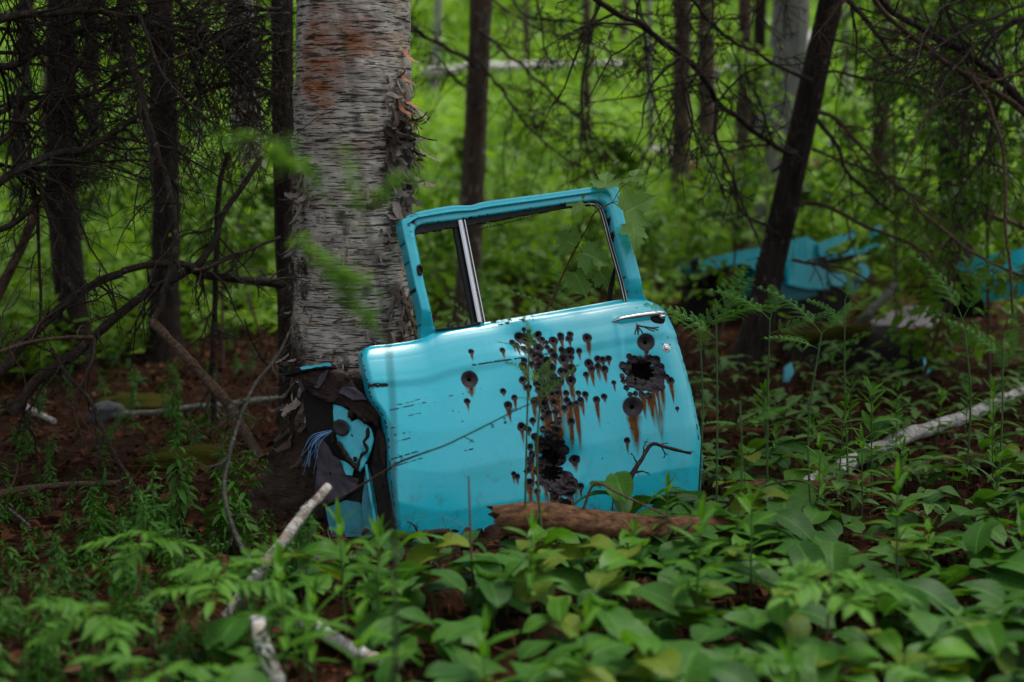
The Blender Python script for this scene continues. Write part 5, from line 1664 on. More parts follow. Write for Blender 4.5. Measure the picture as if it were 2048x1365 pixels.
# ------------------------------------------------------------------ the wreck in the background
def build_wreck():
    Y = 8.9
    c = at(1600, 640, Y)
    c[2] = gz(c[0], Y)
    w = empty('car_wreck', c, 'turquoise wrecked car front with bent frame behind the leaning black trunk', 'car wreck')
    n = np.array((0.25, -0.95, 0.17)); n /= np.linalg.norm(n)
    p0 = at(1600, 560, Y)
    pl = lambda nm, poly, mat, ww=0, th=0.02, amp=1.2, bend=0, seed=1: plate(nm, poly, p0, n, M[mat], w, ww, th, amp * 0.5, bend, seed, 220)
    pl('body_shell', [(1405, 560), (1480, 530), (1640, 520), (1735, 540), (1740, 600), (1700, 640), (1560, 740), (1420, 735), (1400, 640)], 'black_metal', -0.25, 0.10, 3, 0, 2)  # black sheet standing in for the darkness inside the wreck
    pl('wing', [(1390, 520), (1420, 516), (1470, 505), (1530, 494), (1545, 505), (1545, 560), (1520, 590), (1512, 545), (1490, 528), (1450, 533), (1405, 545), (1392, 534)], 'paint', 0.02, 0.30, 1.0, 0, 3)
    pl('wing_lip', [(1380, 522), (1392, 518), (1398, 545), (1386, 540)], 'black_metal', 0.03, 0.05, 1, 0, 4)
    pl('cowl', [(1586, 480), (1612, 474), (1632, 488), (1640, 510), (1652, 545), (1655, 580), (1610, 578), (1576, 570), (1575, 530)], 'paint', 0.0, 0.05, 2, 0.02, 5)
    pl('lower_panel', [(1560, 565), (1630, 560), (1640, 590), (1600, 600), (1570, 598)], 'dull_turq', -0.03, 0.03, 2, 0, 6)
    pl('screen_frame', [(1630, 490), (1700, 462), (1706, 470), (1700, 478), (1648, 500), (1640, 512), (1744, 490), (1742, 458), (1755, 452), (1756, 496), (1748, 502), (1650, 520), (1632, 512)], 'paint', 0.05, 0.06, 0.6, 0, 7)
    pl('screen_rubber', [(1640, 515), (1750, 497), (1752, 505), (1700, 522), (1650, 530)], 'black_metal', 0.045, 0.05, 1, 0, 8)
    pl('torn_bracket', [(1652, 545), (1690, 550), (1692, 560), (1680, 575), (1660, 570)], 'paint', 0.02, 0.02, 1.5, 0, 9)
    pl('torn_bracket', [(1712, 530), (1726, 526), (1738, 545), (1728, 562), (1714, 558), (1722, 545)], 'paint', 0.02, 0.02, 1.5, 0, 10)
    pl('torn_bracket', [(1690, 560), (1715, 556), (1722, 580), (1700, 590)], 'dull_turq', 0.0, 0.02, 2, 0, 11)
    # second wreck panel at the right edge
    c2 = at(2010, 610, 7.6)
    c2[2] = gz(c2[0], 7.6)
    w2 = empty('car_wreck', c2, 'turquoise wrecked car panel at the right edge of the view', 'car wreck')
    n2 = np.array((-0.35, -0.80, 0.50)); n2 /= np.linalg.norm(n2)
    p2 = at(2010, 570, 7.6)
    plate('top_panel', [(1905, 532), (1950, 520), (2010, 508), (2130, 480), (2140, 520), (2060, 545), (1990, 560), (1965, 555), (1940, 560)], p2, n2, M['paint'], w2, 0.02, 0.03, 1, 0, 12)
    n3 = np.array((-0.30, -0.95, 0.0)); n3 /= np.linalg.norm(n3)
    plate('side_panel', [(1942, 556), (1992, 556), (2060, 542), (2130, 520), (2130, 580), (2050, 590), (1968, 606), (1955, 580)], p2, n3, M['paint'], w2, 0.02, 0.03, 1.5, 0, 13)
    plate('dark_underside', [(1880, 545), (1945, 550), (1968, 608), (1975, 640), (1900, 640), (1870, 590)], p2, n3, M['black_metal'], w2, -0.10, 0.06, 3, 0, 14)
    # dark curved sheet lying on the ground
    c3 = gp(1720, 742)
    w3 = empty('bent_metal_sheet', c3, 'black bent sheet of car metal lying right of the leaning trunk', 'car part')
    b = MB()
    k = np.linspace(0, 1, 30)
    rows = []
    prof = [(0.0, 0.0), (0.02, 0.10), (0.06, 0.17), (0.14, 0.21), (0.30, 0.22), (0.5, 0.20)]
    X0, X1 = at(1580, 700, 7.6), at(1842, 700, 7.4)
    gx = np.stack((np.interp(k, [0, 1], [X0[0], X1[0]]), np.interp(k, [0, 1], [7.75, 7.35])), 1)
    zz = ground(gx[:, 0], gx[:, 1])
    hs_ = np.interp(k, [0, 0.3, 0.85, 0.97, 1], [0.35, 0.65, 1.15, 1.05, 0.6]) * (1 + 0.1 * (vnoise(np.stack((k * 8, k * 0, k * 0), -1), 5) - 0.5))
    for dy, h in prof:
        rows.append(np.stack((gx[:, 0] + 0.08 * dy, gx[:, 1] + dy - 0.02, zz + h * hs_ - 0.02), 1))
    v = np.array(rows)
    ii = np.arange(v.shape[0] * 30).reshape(-1, 30)
    b.add(v.reshape(-1, 3), np.stack((ii[:-1, :-1], ii[:-1, 1:], ii[1:, 1:], ii[1:, :-1]), -1).reshape(-1, 4))
    b.build('sheet', M['black_metal'], w3)
    b = MB()
    e = v[:, -1][:4] + np.array((0.006, -0.006, 0.0))
    b.tube(spline(e, 12), 0.010, 6)
    b.build('painted_edge', M['paint'], w3)
    b = MB()
    b.tube(spline(np.stack((gx[:20, 0], gx[:20, 1] + 0.1, zz[:20] + 0.20 * hs_[:20] + 0.0), 1), 24), 0.05, 8, rough=0.5)
    b.build('moss_strip', M['moss'], w3)
    # flat grey sheets behind it
    w4 = empty('flat_metal_sheet', gp(1790, 655), 'flat grey metal sheet lying wet among litter behind the bent black sheet', 'car part')
    n4 = np.array((0.1, -0.5, 0.86)); n4 /= np.linalg.norm(n4)
    p4 = gp(1790, 655) + np.array((0, 0, 0.05))
    plate('sheet', [(1700, 665), (1760, 630), (1820, 612), (1880, 618), (1900, 640), (1850, 652), (1790, 660)], p4, n4, M['grey_metal'], w4, 0.0, 0.01, 2, 0, 15)
    plate('bright_edge', [(1845, 668), (1868, 652), (1872, 656), (1850, 674)], p4, n4, M['stone_pale'], w4, 0.05, 0.006, 0.5, 0, 16, 30)
    w5 = empty('paint_scrap', gp(1575, 760), 'small turquoise scrap at the foot of the leaning black trunk', 'car part')
    plate('scrap', [(1565, 735), (1580, 725), (1585, 745), (1572, 770), (1564, 765)], gp(1575, 762), np.array((0.2, -0.95, 0.2)), M['paint'], w5, 0.02, 0.01, 1, 0, 17, 30)
    w6 = empty('paint_scrap', gp(1850, 745), 'turquoise scrap on brown litter right of the bent black sheet', 'car part')
    plate('scrap', [(1835, 745), (1855, 740), (1862, 748), (1840, 756)], gp(1850, 750), np.array((0.0, -0.7, 0.7)), M['paint'], w6, 0.02, 0.01, 1, 0, 18, 30)


build_wreck()

# ------------------------------------------------------------------ litter
def scatter_stuff():
    b = MB()
    n = 24000
    g = np.random.default_rng(3)
    # more where the floor is bare: left middle and right middle
    x = g.uniform(-4.2, 4.2, n)
    y = 2.4 + 8.6 * g.uniform(0, 1, n) ** 1.2
    keep = np.abs(x) < y * 0.42 + 0.3
    x, y = x[keep], y[keep]
    n = len(x)
    z = ground(x, y) + g.uniform(0.0, 0.018, n)
    tv, tf, tu = leaf_tpl(1.0, 0.62, 4, 0.45, 0.2, 0.5, 1.1, 0.1, 1, 0.9)
    m = rotm(g.uniform(0, 6.28, n), g.normal(0.05, 0.32, n), g.normal(0, 0.55, n)) * (g.uniform(0.015, 0.05, n) * g.choice([0.7, 1.0, 1.5], n))[:, None, None]
    b.inst(tv, tf, tu, m, np.stack((x, y, z), 1), np.clip(g.beta(1.3, 2.9, n), 0, 1))
    o = b.build('leaf_litter', M['litter'], smooth=False)
    tag(o, 'layer of brown dead leaves covering the forest floor', 'leaf litter', kind='stuff')
    # needles and fine twigs
    b = MB()
    n = 26000
    x = g.uniform(-3.6, 3.6, n); y = 2.6 + 6.4 * g.uniform(0, 1, n)
    keep = np.abs(x) < y * 0.42 + 0.2
    x, y = x[keep], y[keep]; n = len(x)
    z = ground(x, y) + g.uniform(0.004, 0.03, n)
    tv = np.array([(-0.5, 0, 0), (0.5, 0, 0), (0.35, 1, 0), (-0.35, 1, 0.0)]) * np.array((0.022, 1, 1))
    m = rotm(g.uniform(0, 6.28, n), g.normal(0.0, 0.25, n), g.normal(0, 0.5, n)) * (g.uniform(0.04, 0.12, n))[:, None, None]
    b.inst(tv, np.array([(0, 1, 2, 3)]), np.zeros((4, 3)), m, np.stack((x, y, z), 1), np.clip(g.normal(0.55, 0.18, n), 0, 1))
    o = b.build('needle_litter', M['litter'], smooth=False)
    tag(o, 'rust coloured conifer needles strewn over the forest floor', 'needles', kind='stuff')


scatter_stuff()


def hill_cover():
    g = np.random.default_rng(8)
    b = MB()
    n = 150000
    y = 7.2 + 39 * g.uniform(0, 1, n) ** 1.55
    x = g.uniform(-0.46, 0.46, n) * y
    dens = fbm(np.stack((x * 0.7, y * 0.7, x * 0), -1), 91, 3)
    keep = (dens > 0.40) | (y > 16) & (g.uniform(0, 1, n) < 0.6)
    keep &= (y > 10.5) | (g.uniform(0, 1, n) < np.where((x < 0) | (y > 9.5), 0.5, 0.12))
    keep &= (y > 8.6) | (dens > 0.5)
    keep &= ~((x > 0.9) & (y < 11.5) & (g.uniform(0, 1, n) < 0.7))
    x, y, dens = x[keep], y[keep], dens[keep]
    n = len(x)
    hgt = 0.10 + 0.85 * g.uniform(0, 1, n) * np.clip((dens - 0.38) * 3.2, 0.12, 1) ** 1.6
    z = ground(x, y) + hgt * g.uniform(0.3, 1, n)
    sz = g.uniform(0.06, 0.17, n) * np.clip(0.8 + (y - 10) * 0.05, 0.8, 2.2)
    m = rotm(g.uniform(0, 6.28, n), g.normal(0.0, 0.45, n), g.normal(0, 0.5, n)) * sz[:, None, None]
    yel = fbm(np.stack((x * 0.5, y * 0.5, x * 0 + 3), -1), 93, 2)
    b.inst(*QUAD, m, np.stack((x, y, z), 1), np.clip(g.normal(0, 0.45, n) + (yel - 0.5) * 3, -1, 1))
    o = b.build('ground_cover', M['leaf_hill'], smooth=False)
    tag(o, 'bright green low plants covering the slope behind the trunks', 'ground cover', kind='stuff')


hill_cover()

# ------------------------------------------------------------------ individual plants
def mesh_of(tpl, mat, name='leaf'):
    b = MB()
    b.add(tpl[0], tpl[1], tpl[2])
    return b.mesh(name, mat)


def set_leaf(parent, me, loc, yaw, pitch, roll, sc, name='leaf'):
    o = bpy.data.objects.new(name, me)
    COL.objects.link(o)
    o.parent = parent
    m = rotm(yaw, pitch, roll) * sc
    mw = Matrix(m.tolist()).to_4x4()
    mw.translation = Vector(loc)
    o.matrix_local = mw
    return o


BROAD = [mesh_of(leaf_tpl(1, w, 8, p, c, f, d, 0.02, 2, t, wv), M['leaf_broad']) for w, p, c, f, d, t, wv in
         ((0.78, 0.38, 0.7, 0.30, 0.55, 0.62, 0.03), (0.68, 0.40, 0.5, 0.22, 0.8, 0.6, 0.04), (0.85, 0.36, 0.8, 0.18, 0.4, 0.66, 0.03), (0.6, 0.42, 0.2, 0.3, 0.9, 0.6, 0.02), (0.74, 0.42, 0.6, 0.12, 1.0, 0.58, 0.05))]
BROAD += [mesh_of(leaf_tpl(1, w, 8, 0.38, 0.5, 0.25, d, 0.03, 2, 0.62, 0.05), M[mm]) for w, d, mm in ((0.72, 0.7, 'leaf_bright'), (0.55, 1.2, 'leaf_lance'), (0.8, 0.9, 'leaf_yellowing'))]
LANCE = [mesh_of(leaf_tpl(1, w, 6, 0.42, 0, 0.35, d, 0.04, 1, 1.0), M['leaf_lance']) for w, d in ((0.22, 0.3), (0.26, 0.8), (0.19, 0.1))]
SEEDL = [mesh_of(leaf_tpl(1, w, 6, 0.4, 0.1, 0.25, d, 0.08, 1, 0.95), M['leaf_seedling']) for w, d in ((0.5, 0.5), (0.42, 0.9))]


def stem_mesh(h, r, lean=(0, 0), mat='stem_green', name='stem'):
    b = MB()
    t = np.linspace(0, 1, 6)
    b.tube(np.stack((lean[0] * t ** 2, lean[1] * t ** 2, h * t - 0.01), 1), np.linspace(r, r * 0.6, 6), 6, cap=False)
    return b.mesh(name, M[mat])


def add_stem(parent, me, name='stem'):
    o = bpy.data.objects.new(name, me)
    COL.objects.link(o)
    o.parent = parent
    return o


def proto_broad(h, k, sz, seed):
    g = random.Random(seed)
    t = bpy.data.objects.new('broad_leaved_plant', None)
    COL.objects.link(t)
    lean = (g.uniform(-0.03, 0.03), g.uniform(-0.03, 0.03))
    add_stem(t, stem_mesh(h, 0.0032, lean))
    for i in range(k):
        f = 0.55 + 0.45 * (i + 1) / k
        set_leaf(t, g.choice(BROAD), (lean[0] * f * f, lean[1] * f * f, h * f), i * 2.5 + g.uniform(-0.6, 0.6), g.uniform(-0.15, 0.55), g.uniform(-0.35, 0.35), sz * g.uniform(0.75, 1.2))
    return t


def proto_lance(h, pairs, sz, seed, up=0.7):
    g = random.Random(seed)
    t = bpy.data.objects.new('lance_leaved_plant', None)
    COL.objects.link(t)
    add_stem(t, stem_mesh(h, 0.0038))
    for i in range(pairs):
        f = 0.35 + 0.65 * (i + 1) / pairs
        for s in range(2):
            set_leaf(t, g.choice(LANCE), (0, 0, h * f), i * 1.57 + s * 3.14 + g.uniform(-0.3, 0.3), up * (0.3 + 0.9 * f ** 2) + g.uniform(-0.2, 0.2), g.uniform(-0.3, 0.3), sz * (1.15 - 0.4 * f ** 3) * g.uniform(0.85, 1.15))
    set_leaf(t, LANCE[2], (0, 0, h), g.uniform(0, 6), 1.3, 0, sz * 0.7)
    set_leaf(t, LANCE[2], (0, 0, h), g.uniform(0, 6), 1.15, 0, sz * 0.75)
    return t


def pinnate_mesh(length, pairs, lw, ll, mat, seed, droop=0.5, name='leaf'):
    """A compound leaf: midrib with leaflets along +Y."""
    g = random.Random(seed)
    b = MB()
    t = np.linspace(0, 1, 10)
    mid = np.stack((0 * t, length * t * np.cos(droop * t * 0.5), -length * t * np.sin(droop * t) * 0.5), 1)
    b.tube(mid, np.linspace(0.0016, 0.0006, 10), 5, cap=False)
    tv, tf, tu = leaf_tpl(1, lw, 5, 0.42, 0, 0.25, 0.5, 0.12, 1, 0.95)
    for i in range(pairs):
        f = 0.22 + 0.74 * i / max(1, pairs - 1)
        p = np.array([np.interp(f, t, mid[:, k]) for k in range(3)])
        for s in (-1, 1):
            m = rotm(R(90) - s * R(g.uniform(48, 66)), g.uniform(-0.35, 0.15), g.uniform(-0.3, 0.3)) * ll * (1.1 - 0.7 * abs(f - 0.45)) * g.uniform(0.85, 1.1)
            b.inst(tv, tf, tu, m[None], p[None], np.array([g.uniform(-0.5, 0.5)]))
    m = rotm(R(90), -0.3, 0.0) * ll
    b.inst(tv, tf, tu, m[None], mid[-1][None], np.array([0.3]))
    return b.mesh(name, M[mat])


PINN = [pinnate_mesh(0.16, 6, 0.34, 0.072, 'leaf_bright', s, d) for s, d in ((1, 0.4), (2, 0.8), (3, 0.2))]


def proto_pinnate(h, k, seed, sc=1.0):
    g = random.Random(seed)
    t = bpy.data.objects.new('pinnate_seedling', None)
    COL.objects.link(t)
    add_stem(t, stem_mesh(h, 0.004, mat='stem_red'))
    for i in range(k):
        f = 0.75 + 0.25 * i / k
        set_leaf(t, g.choice(PINN), (0, 0, h * f), i * 2.4 + g.uniform(-0.3, 0.3), g.uniform(0.0, 0.5), g.uniform(-0.3, 0.3), sc * g.uniform(0.85, 1.15))
    return t


def proto_seedling(h, k, sz, seed):
    g = random.Random(seed)
    t = bpy.data.objects.new('small_seedling', None)
    COL.objects.link(t)
    add_stem(t, stem_mesh(h, 0.0018))
    for i in range(k):
        set_leaf(t, g.choice(SEEDL), (0, 0, h * (0.8 + 0.2 * (i % 2))), i * 6.28 / k + g.uniform(-0.3, 0.3), g.uniform(-0.1, 0.35), g.uniform(-0.3, 0.3), sz * g.uniform(0.8, 1.2))
    return t


def feather_mesh(h, seed, mat='leaf_feather'):
    """A small feathery sprout: curved stalk with fine whorled leaflets, hooked at its tip."""
    g = random.Random(seed)
    b = MB()
    t = np.linspace(0, 1, 12)
    ln = g.uniform(-0.5, 0.5)
    hook = np.clip((t - 0.85) / 0.15, 0, 1)
    st = np.stack((ln * h * t ** 2 + 0.05 * h * hook, 0 * t, h * t - 0.09 * h * hook ** 2), 1)
    b.tube(st, np.linspace(0.0016, 0.0007, 12), 5, cap=False)
    tv, tf, tu = leaf_tpl(1, 0.22, 3, 0.45, 0, 0.2, 1.2, 0, 1, 0.9)
    for i in range(13):
        f = 0.2 + 0.8 * i / 13
        p = np.array([np.interp(f, t, st[:, k]) for k in range(3)])
        for q in range(4):
            m = rotm(q * 1.57 + i * 0.5 + g.uniform(-0.5, 0.5), g.uniform(-0.3, 0.6), g.uniform(-0.5, 0.5)) * h * g.uniform(0.18, 0.40) * (1.1 - 0.85 * f)
            b.inst(tv, tf, tu, m[None], p[None], np.array([g.uniform(-0.6, 0.6)]))
    return b.mesh('feathery_sprout', M[mat])


def put(proto, x, y, label, cat, group, sc=1.0, rot=None, first=[], tilt=0.06, lift=0.0):
    if group and proto in B_PROT + L_PROT and y < 4.3:     # plants stay low before the door's foot and the log
        px = 1024 + x / y * FPX
        lim = np.interp(px, [600, 700, 800, 985, 1000, 1270, 1330, 1450, 2048], [1110, 1090, 1055, 1065, 1075, 1075, 960, 955, 890])
        tall = 0.24 if proto in B_PROT else 0.36
        sc = min(sc, max(0.3, (CAM_H - (lim - 300) / FPX * y) / tall))
    if proto not in first:
        first.append(proto)
        c = proto
    else:
        c = copy_tree(proto)
    c.location = (x, y, gz(x, y) - 0.004 + lift)
    c.rotation_euler = (random.uniform(-tilt, tilt), random.uniform(-tilt, tilt), random.uniform(0, 6.28) if rot is None else rot)
    c.scale = (sc, sc, sc)
    return tag(c, label, cat, group)


random.seed(21)
B_PROT = [proto_broad(h, k, s, i) for i, (h, k, s) in enumerate(((0.15, 3, 0.15), (0.19, 4, 0.13), (0.11, 2, 0.16), (0.22, 4, 0.14), (0.09, 3, 0.12), (0.17, 3, 0.17)))]
L_PROT = [proto_lance(h, p, s, i + 30) for i, (h, p, s) in enumerate(((0.30, 6, 0.12), (0.36, 7, 0.11), (0.22, 5, 0.11), (0.42, 8, 0.11)))]
P_PROT = [proto_pinnate(h, k, i + 60, s) for i, (h, k, s) in enumerate(((0.26, 5, 1.0), (0.20, 4, 1.1), (0.30, 6, 0.95)))]
S_PROT = [proto_seedling(h, k, s, i + 80) for i, (h, k, s) in enumerate(((0.07, 4, 0.055), (0.10, 5, 0.06), (0.05, 3, 0.05)))]
F_MESH = [feather_mesh(h, i + 5) for i, h in enumerate((0.16, 0.22, 0.12, 0.26, 0.18, 0.14, 0.20, 0.10))]


def door_clear(x, y):
    """True in front of the door's foot, or away from it."""
    a = (x - P0[0]) * DA[0] + (y - P0[1]) * DA[1]
    f = (x - P0[0]) * N0[0] + (y - P0[1]) * N0[1]
    return not (-0.15 < a < 1.15 and -0.45 < f < 0.08) and math.hypot(x + 0.53, y - 4.78) > 0.42


placed = []


def spot(xr, yr, dmin=0.06, tries=60):
    for _ in range(tries):
        y = random.uniform(*yr)
        lo, hi = xr
        x = random.uniform(lo, hi)
        if not door_clear(x, y) or (-0.20 < x / y < -0.095 and y < 3.5):
            continue
        if all((x - a) ** 2 + (y - c) ** 2 > dmin ** 2 for a, c in placed[-220:]):
            placed.append((x, y))
            return x, y
    return x, y


GB = 'broad-leaved plants in front of and right of the door'


def zone(x, y, big):
    px = 1024 + x / y * FPX
    w = 'large' if big else 'small'
    if y > 3.65:
        return w + (' broad-leaved plant before the splintered end of the rotten log' if px < 1250 else ' broad-leaved plant over the right half of the rotten log')
    if y > 3.2:
        return w + (' broad-leaved plant in the middle of the patch below the door' if px < 1450 else ' broad-leaved plant in the patch between rotten log and bottom right')
    return w + (' broad-leaved plant low in the patch below the rotten log' if px < 1400 else ' blurred broad-leaved plant in the bottom right corner')


for k in range(125):     # thick patch from the door's foot to the lower right corner
    x, y = spot((-0.15, 1.55), (2.75, 4.15), 0.078)
    if x > y * 0.40:
        x *= 0.7
    sc = random.uniform(0.5, 0.98)
    put(random.choice(B_PROT), x, y, zone(x, y, sc > 0.78), 'plant', GB, sc)
for k in range(22):
    x, y = spot((-0.62, -0.12), (2.75, 4.0), 0.10)
    sc = random.uniform(0.6, 0.95)
    put(random.choice(B_PROT), x, y, ('large' if sc > 0.78 else 'small') + (' broad-leaved plant just below the front corner of the door' if y > 3.4 else ' blurred broad-leaved plant at the bottom edge below the front corner'), 'plant', 'broad-leaved plants below the front corner of the door', sc)
for k in range(34):
    x, y = spot((0.62, 2.1), (4.1, 5.3), 0.12)
    sc = random.uniform(0.55, 0.85)
    put(random.choice(B_PROT), x, y, ('large' if sc > 0.7 else 'small') + (' broad-leaved plant behind the near end of the birch pole' if x < 1.1 else ' broad-leaved plant along the far half of the birch pole'), 'plant', 'broad-leaved plants along the birch pole', sc)
for k in range(18):
    x, y = spot((0.25, 0.85), (3.85, 4.4), 0.07)
    sc = random.uniform(0.7, 1.05)
    put(random.choice(B_PROT), x, y, ('large' if sc > 0.88 else 'small') + (' broad-leaved plant hiding the lower right corner of the door' if x > 0.55 else ' broad-leaved plant between the rotten log and the door'), 'plant', 'broad-leaved plants against the foot of the door', sc)
for k in range(20):
    x, y = spot((-0.5, 1.5), (2.7, 4.0), 0.16)
    put(random.choice(L_PROT[:3]), x, y, 'upright narrow-leaved plant among the broad leaves ' + ('below the splintered log end' if x / y < 0.1 else 'right of the rotten log'), 'plant', 'narrow-leaved plants among the broad leaves', random.uniform(0.7, 1.0))
for k in range(22):
    x, y = spot((0.9, 2.2), (4.2, 5.6), 0.16)
    put(random.choice(L_PROT), x, y, 'upright narrow-leaved plant ' + ('before' if y < 4.9 - (x - 1.2) * -0.9 - 0.3 else 'behind') + ' the white birch pole' + (' near its lower end' if x < 1.4 else ' toward the right edge'), 'plant', 'narrow-leaved plants beside the birch pole', random.uniform(0.6, 0.95))
for (px, py, Y, s, lab) in ((690, 1022, 3.3, 1.0, 'upright narrow-leaved plant below the hinge side, left one of a pair'),
                            (752, 1034, 3.32, 0.95, 'upright narrow-leaved plant below the front corner, right one of a pair'),
                            (1392, 1030, 3.3, 1.1, 'tall bright narrow-leaved plant before the lower right corner of the door'),
                            (1335, 925, 4.0, 0.85, 'slim pale shoot standing against the lower right of the door'),
                            (1730, 880, 4.5, 1.1, 'tall narrow-leaved plant over the middle of the birch pole'),
                            (1148, 770, 5.0, 1.0, 'tall narrow-leaved plant behind the brown litter stick')):
    p = at(px, py, Y)
    if lab.startswith('tall narrow-leaved plant behind'):
        p = at(1500, 800, 5.6)
    h = p[2] - gz(p[0], Y)
    put(L_PROT[1], p[0], Y, lab, 'plant', None, max(0.5, h / 0.40) * s)
for (px, py, Y, s, lab) in ((460, 1165, 3.2, 0.85, 'bright pinnate seedling at the foot of the propped birch stick'),
                            (180, 1195, 3.0, 0.8, 'bright pinnate seedling among the feathery ferns at lower left'),
                            (330, 1265, 2.75, 0.85, 'big bright pinnate seedling close to the bottom left edge'),
                            (430, 1350, 2.6, 0.7, 'bright pinnate seedling at the bottom edge by the upright birch stick'),
                            (270, 1030, 3.5, 0.8, 'small bright pinnate seedling above the feathery ferns'),
                            (1655, 1160, 3.1, 0.85, 'bright yellow-green pinnate seedling in the broad leaves at right'),
                            (1520, 1250, 2.9, 0.55, 'small yellow-green pinnate seedling near the bottom right edge'),
                            (1870, 1300, 2.75, 0.6, 'pinnate seedling near the bottom right corner')):
    p = at(px, py, Y)
    h = max(0.06, p[2] - gz(p[0], Y))
    c = put(random.choice(P_PROT), p[0], Y, lab, 'plant', None, 1.0)
    sc = s * 1.0
    c.scale = (sc, sc, sc)
    c.location.z = gz(p[0], Y) + max(-0.15, h - 0.25 * sc) * 0.5
GF = 'feathery sprouts at the lower left'


def put_mesh(me, name, x, y, label, cat, group, sc):
    o = bpy.data.objects.new(name, me)
    COL.objects.link(o)
    o.location = (x, y, gz(x, y) - 0.004)
    o.rotation_euler = (random.gauss(0, 0.24), random.gauss(0, 0.24), random.uniform(0, 6.28))
    o.scale = (sc,) * 3
    return tag(o, label, cat, group)


for k in range(270):
    y = random.uniform(2.9, 4.6)
    x = random.uniform(-0.40 * y, -0.14 * y)
    if random.random() < 0.35 and x > -0.24 * y:
        continue
    put_mesh(random.choice(F_MESH), 'feathery_sprout', x, y, 'fine feathery green sprout ' + ('at the bottom left edge' if y < 3.3 and x < -0.3 * y else 'low in the patch below the propped birch stick' if y < 3.3 else 'at the left edge of the patch' if x < -0.3 * y else 'beside the propped birch stick' if x > -0.2 * y else 'in the middle of the lower left patch'), 'fern', GF, random.choice((0.4, 0.55, 0.65, 0.8, 1.1)) * random.uniform(0.8, 1.2))
for k in range(75):
    y = random.uniform(4.6, 8.5)
    x = random.uniform(-0.40 * y, -0.17 * y)
    put_mesh(random.choice(F_MESH), 'feathery_sprout', x, y, 'small feathery sprout on the brown litter ' + ('beside the mossy mound' if y < 5.6 else 'behind the long pale stick'), 'fern', 'feathery sprouts on the litter left of the birch', random.uniform(0.6, 1.1))
for k in range(230):
    y = random.uniform(4.3, 7.6)
    x = random.uniform(0.13 * y, 0.42 * y)
    if not door_clear(x, y):
        continue
    put(random.choice(S_PROT), x, y, 'low pale seedling ' + ('on brown litter close to the door edge' if x < 0.24 * y else 'on brown litter before the bent black sheet' if y > 6.2 else 'on brown litter above the birch pole'), 'seedling', 'low seedlings on the litter right of the door', random.uniform(0.8, 1.5))


# ferns with three lacy fronds
def lacy_frond(length, seed, name='frond'):
    """A frond along +Y with drooping comb-like side leaflets."""
    g = random.Random(seed)
    b = MB()
    t = np.linspace(0, 1, 14)
    mid = np.stack((0.03 * np.sin(t * 3), length * t, -0.26 * length * t ** 2), 1)
    b.tube(mid, np.linspace(0.0017, 0.0006, 14), 5, cap=False)
    tv, tf, tu = leaf_tpl(1, 0.30, 3, 0.42, 0, 0.15, 0.4, 0, 1, 0.9)
    offs, mats, tints = [], [], []
    npair = 9
    for i in range(npair):
        f = 0.18 + 0.8 * i / npair
        p = np.array([np.interp(f, t, mid[:, k]) for k in range(3)])
        pl = length * 0.36 * (1.08 - f) * g.uniform(0.85, 1.1)
        for s in (-1, 1):
            yaw = R(90) - s * R(g.uniform(50, 68))
            k = np.linspace(0, 1, 7)
            pit = 0.25 - k * 1.3 * g.uniform(0.7, 1.2)
            dirs = np.stack((np.cos(yaw) * np.cos(pit), np.sin(yaw) * np.cos(pit), np.sin(pit)), 1)
            pts = p + np.concatenate((np.zeros((1, 3)), np.cumsum(dirs[:-1] * pl / 6, 0)))
            b.tube(pts, np.linspace(0.0009, 0.0004, 7), 4, cap=False)
            m_ = max(4, int(pl / 0.0075))
            for q in range(m_):
                u = (q + 0.5) / m_
                pp = np.array([np.interp(u, k, pts[:, j]) for j in range(3)])
                for s2 in (-1, 1):
                    mats.append(rotm(yaw + s2 * R(62), np.interp(u, k, pit) * 0.6, 0.2) * 0.014 * (1.15 - 0.75 * u) * g.uniform(0.8, 1.1))
                    offs.append(pp)
                    tints.append(g.uniform(-0.5, 0.5))
    b.inst(tv[:, :], tf, tu, np.array(mats), np.array(offs), np.array(tints))
    return b.mesh(name, M['leaf_fern'])


FRONDS = [lacy_frond(l, s) for l, s in ((0.30, 1), (0.26, 2), (0.22, 3), (0.34, 4))]


def fern(base_px, top_px, Y, label, arms, sc=1.0):
    tp = at(*top_px, Y)
    bx = at(base_px, 900, Y)[0]
    base = np.array((bx, Y, gz(bx, Y)))
    t = empty('fern', base, label, 'fern')
    top = tp - base
    b = MB()
    q = spline([np.zeros(3), top * np.array((0.15, 1, 0.55)) + np.array((random.uniform(-0.03, 0.03), 0, 0)), top], 14)
    b.tube(q, np.linspace(0.0042, 0.0026, 14), 6, cap=False)
    o = bpy.data.objects.new('stem', b.mesh('stem', M['stem_green']))
    COL.objects.link(o); o.parent = t
    for (yaw, pitch, roll, s) in arms:
        set_leaf(t, random.choice(FRONDS), q[-1 - random.choice((0, 0, 1, 2))], R(yaw + random.uniform(-15, 15)), R(pitch + random.uniform(-8, 25)), R(roll + random.uniform(-25, 25)), s * sc * 0.72 * random.uniform(0.8, 1.15), 'frond')
    return t


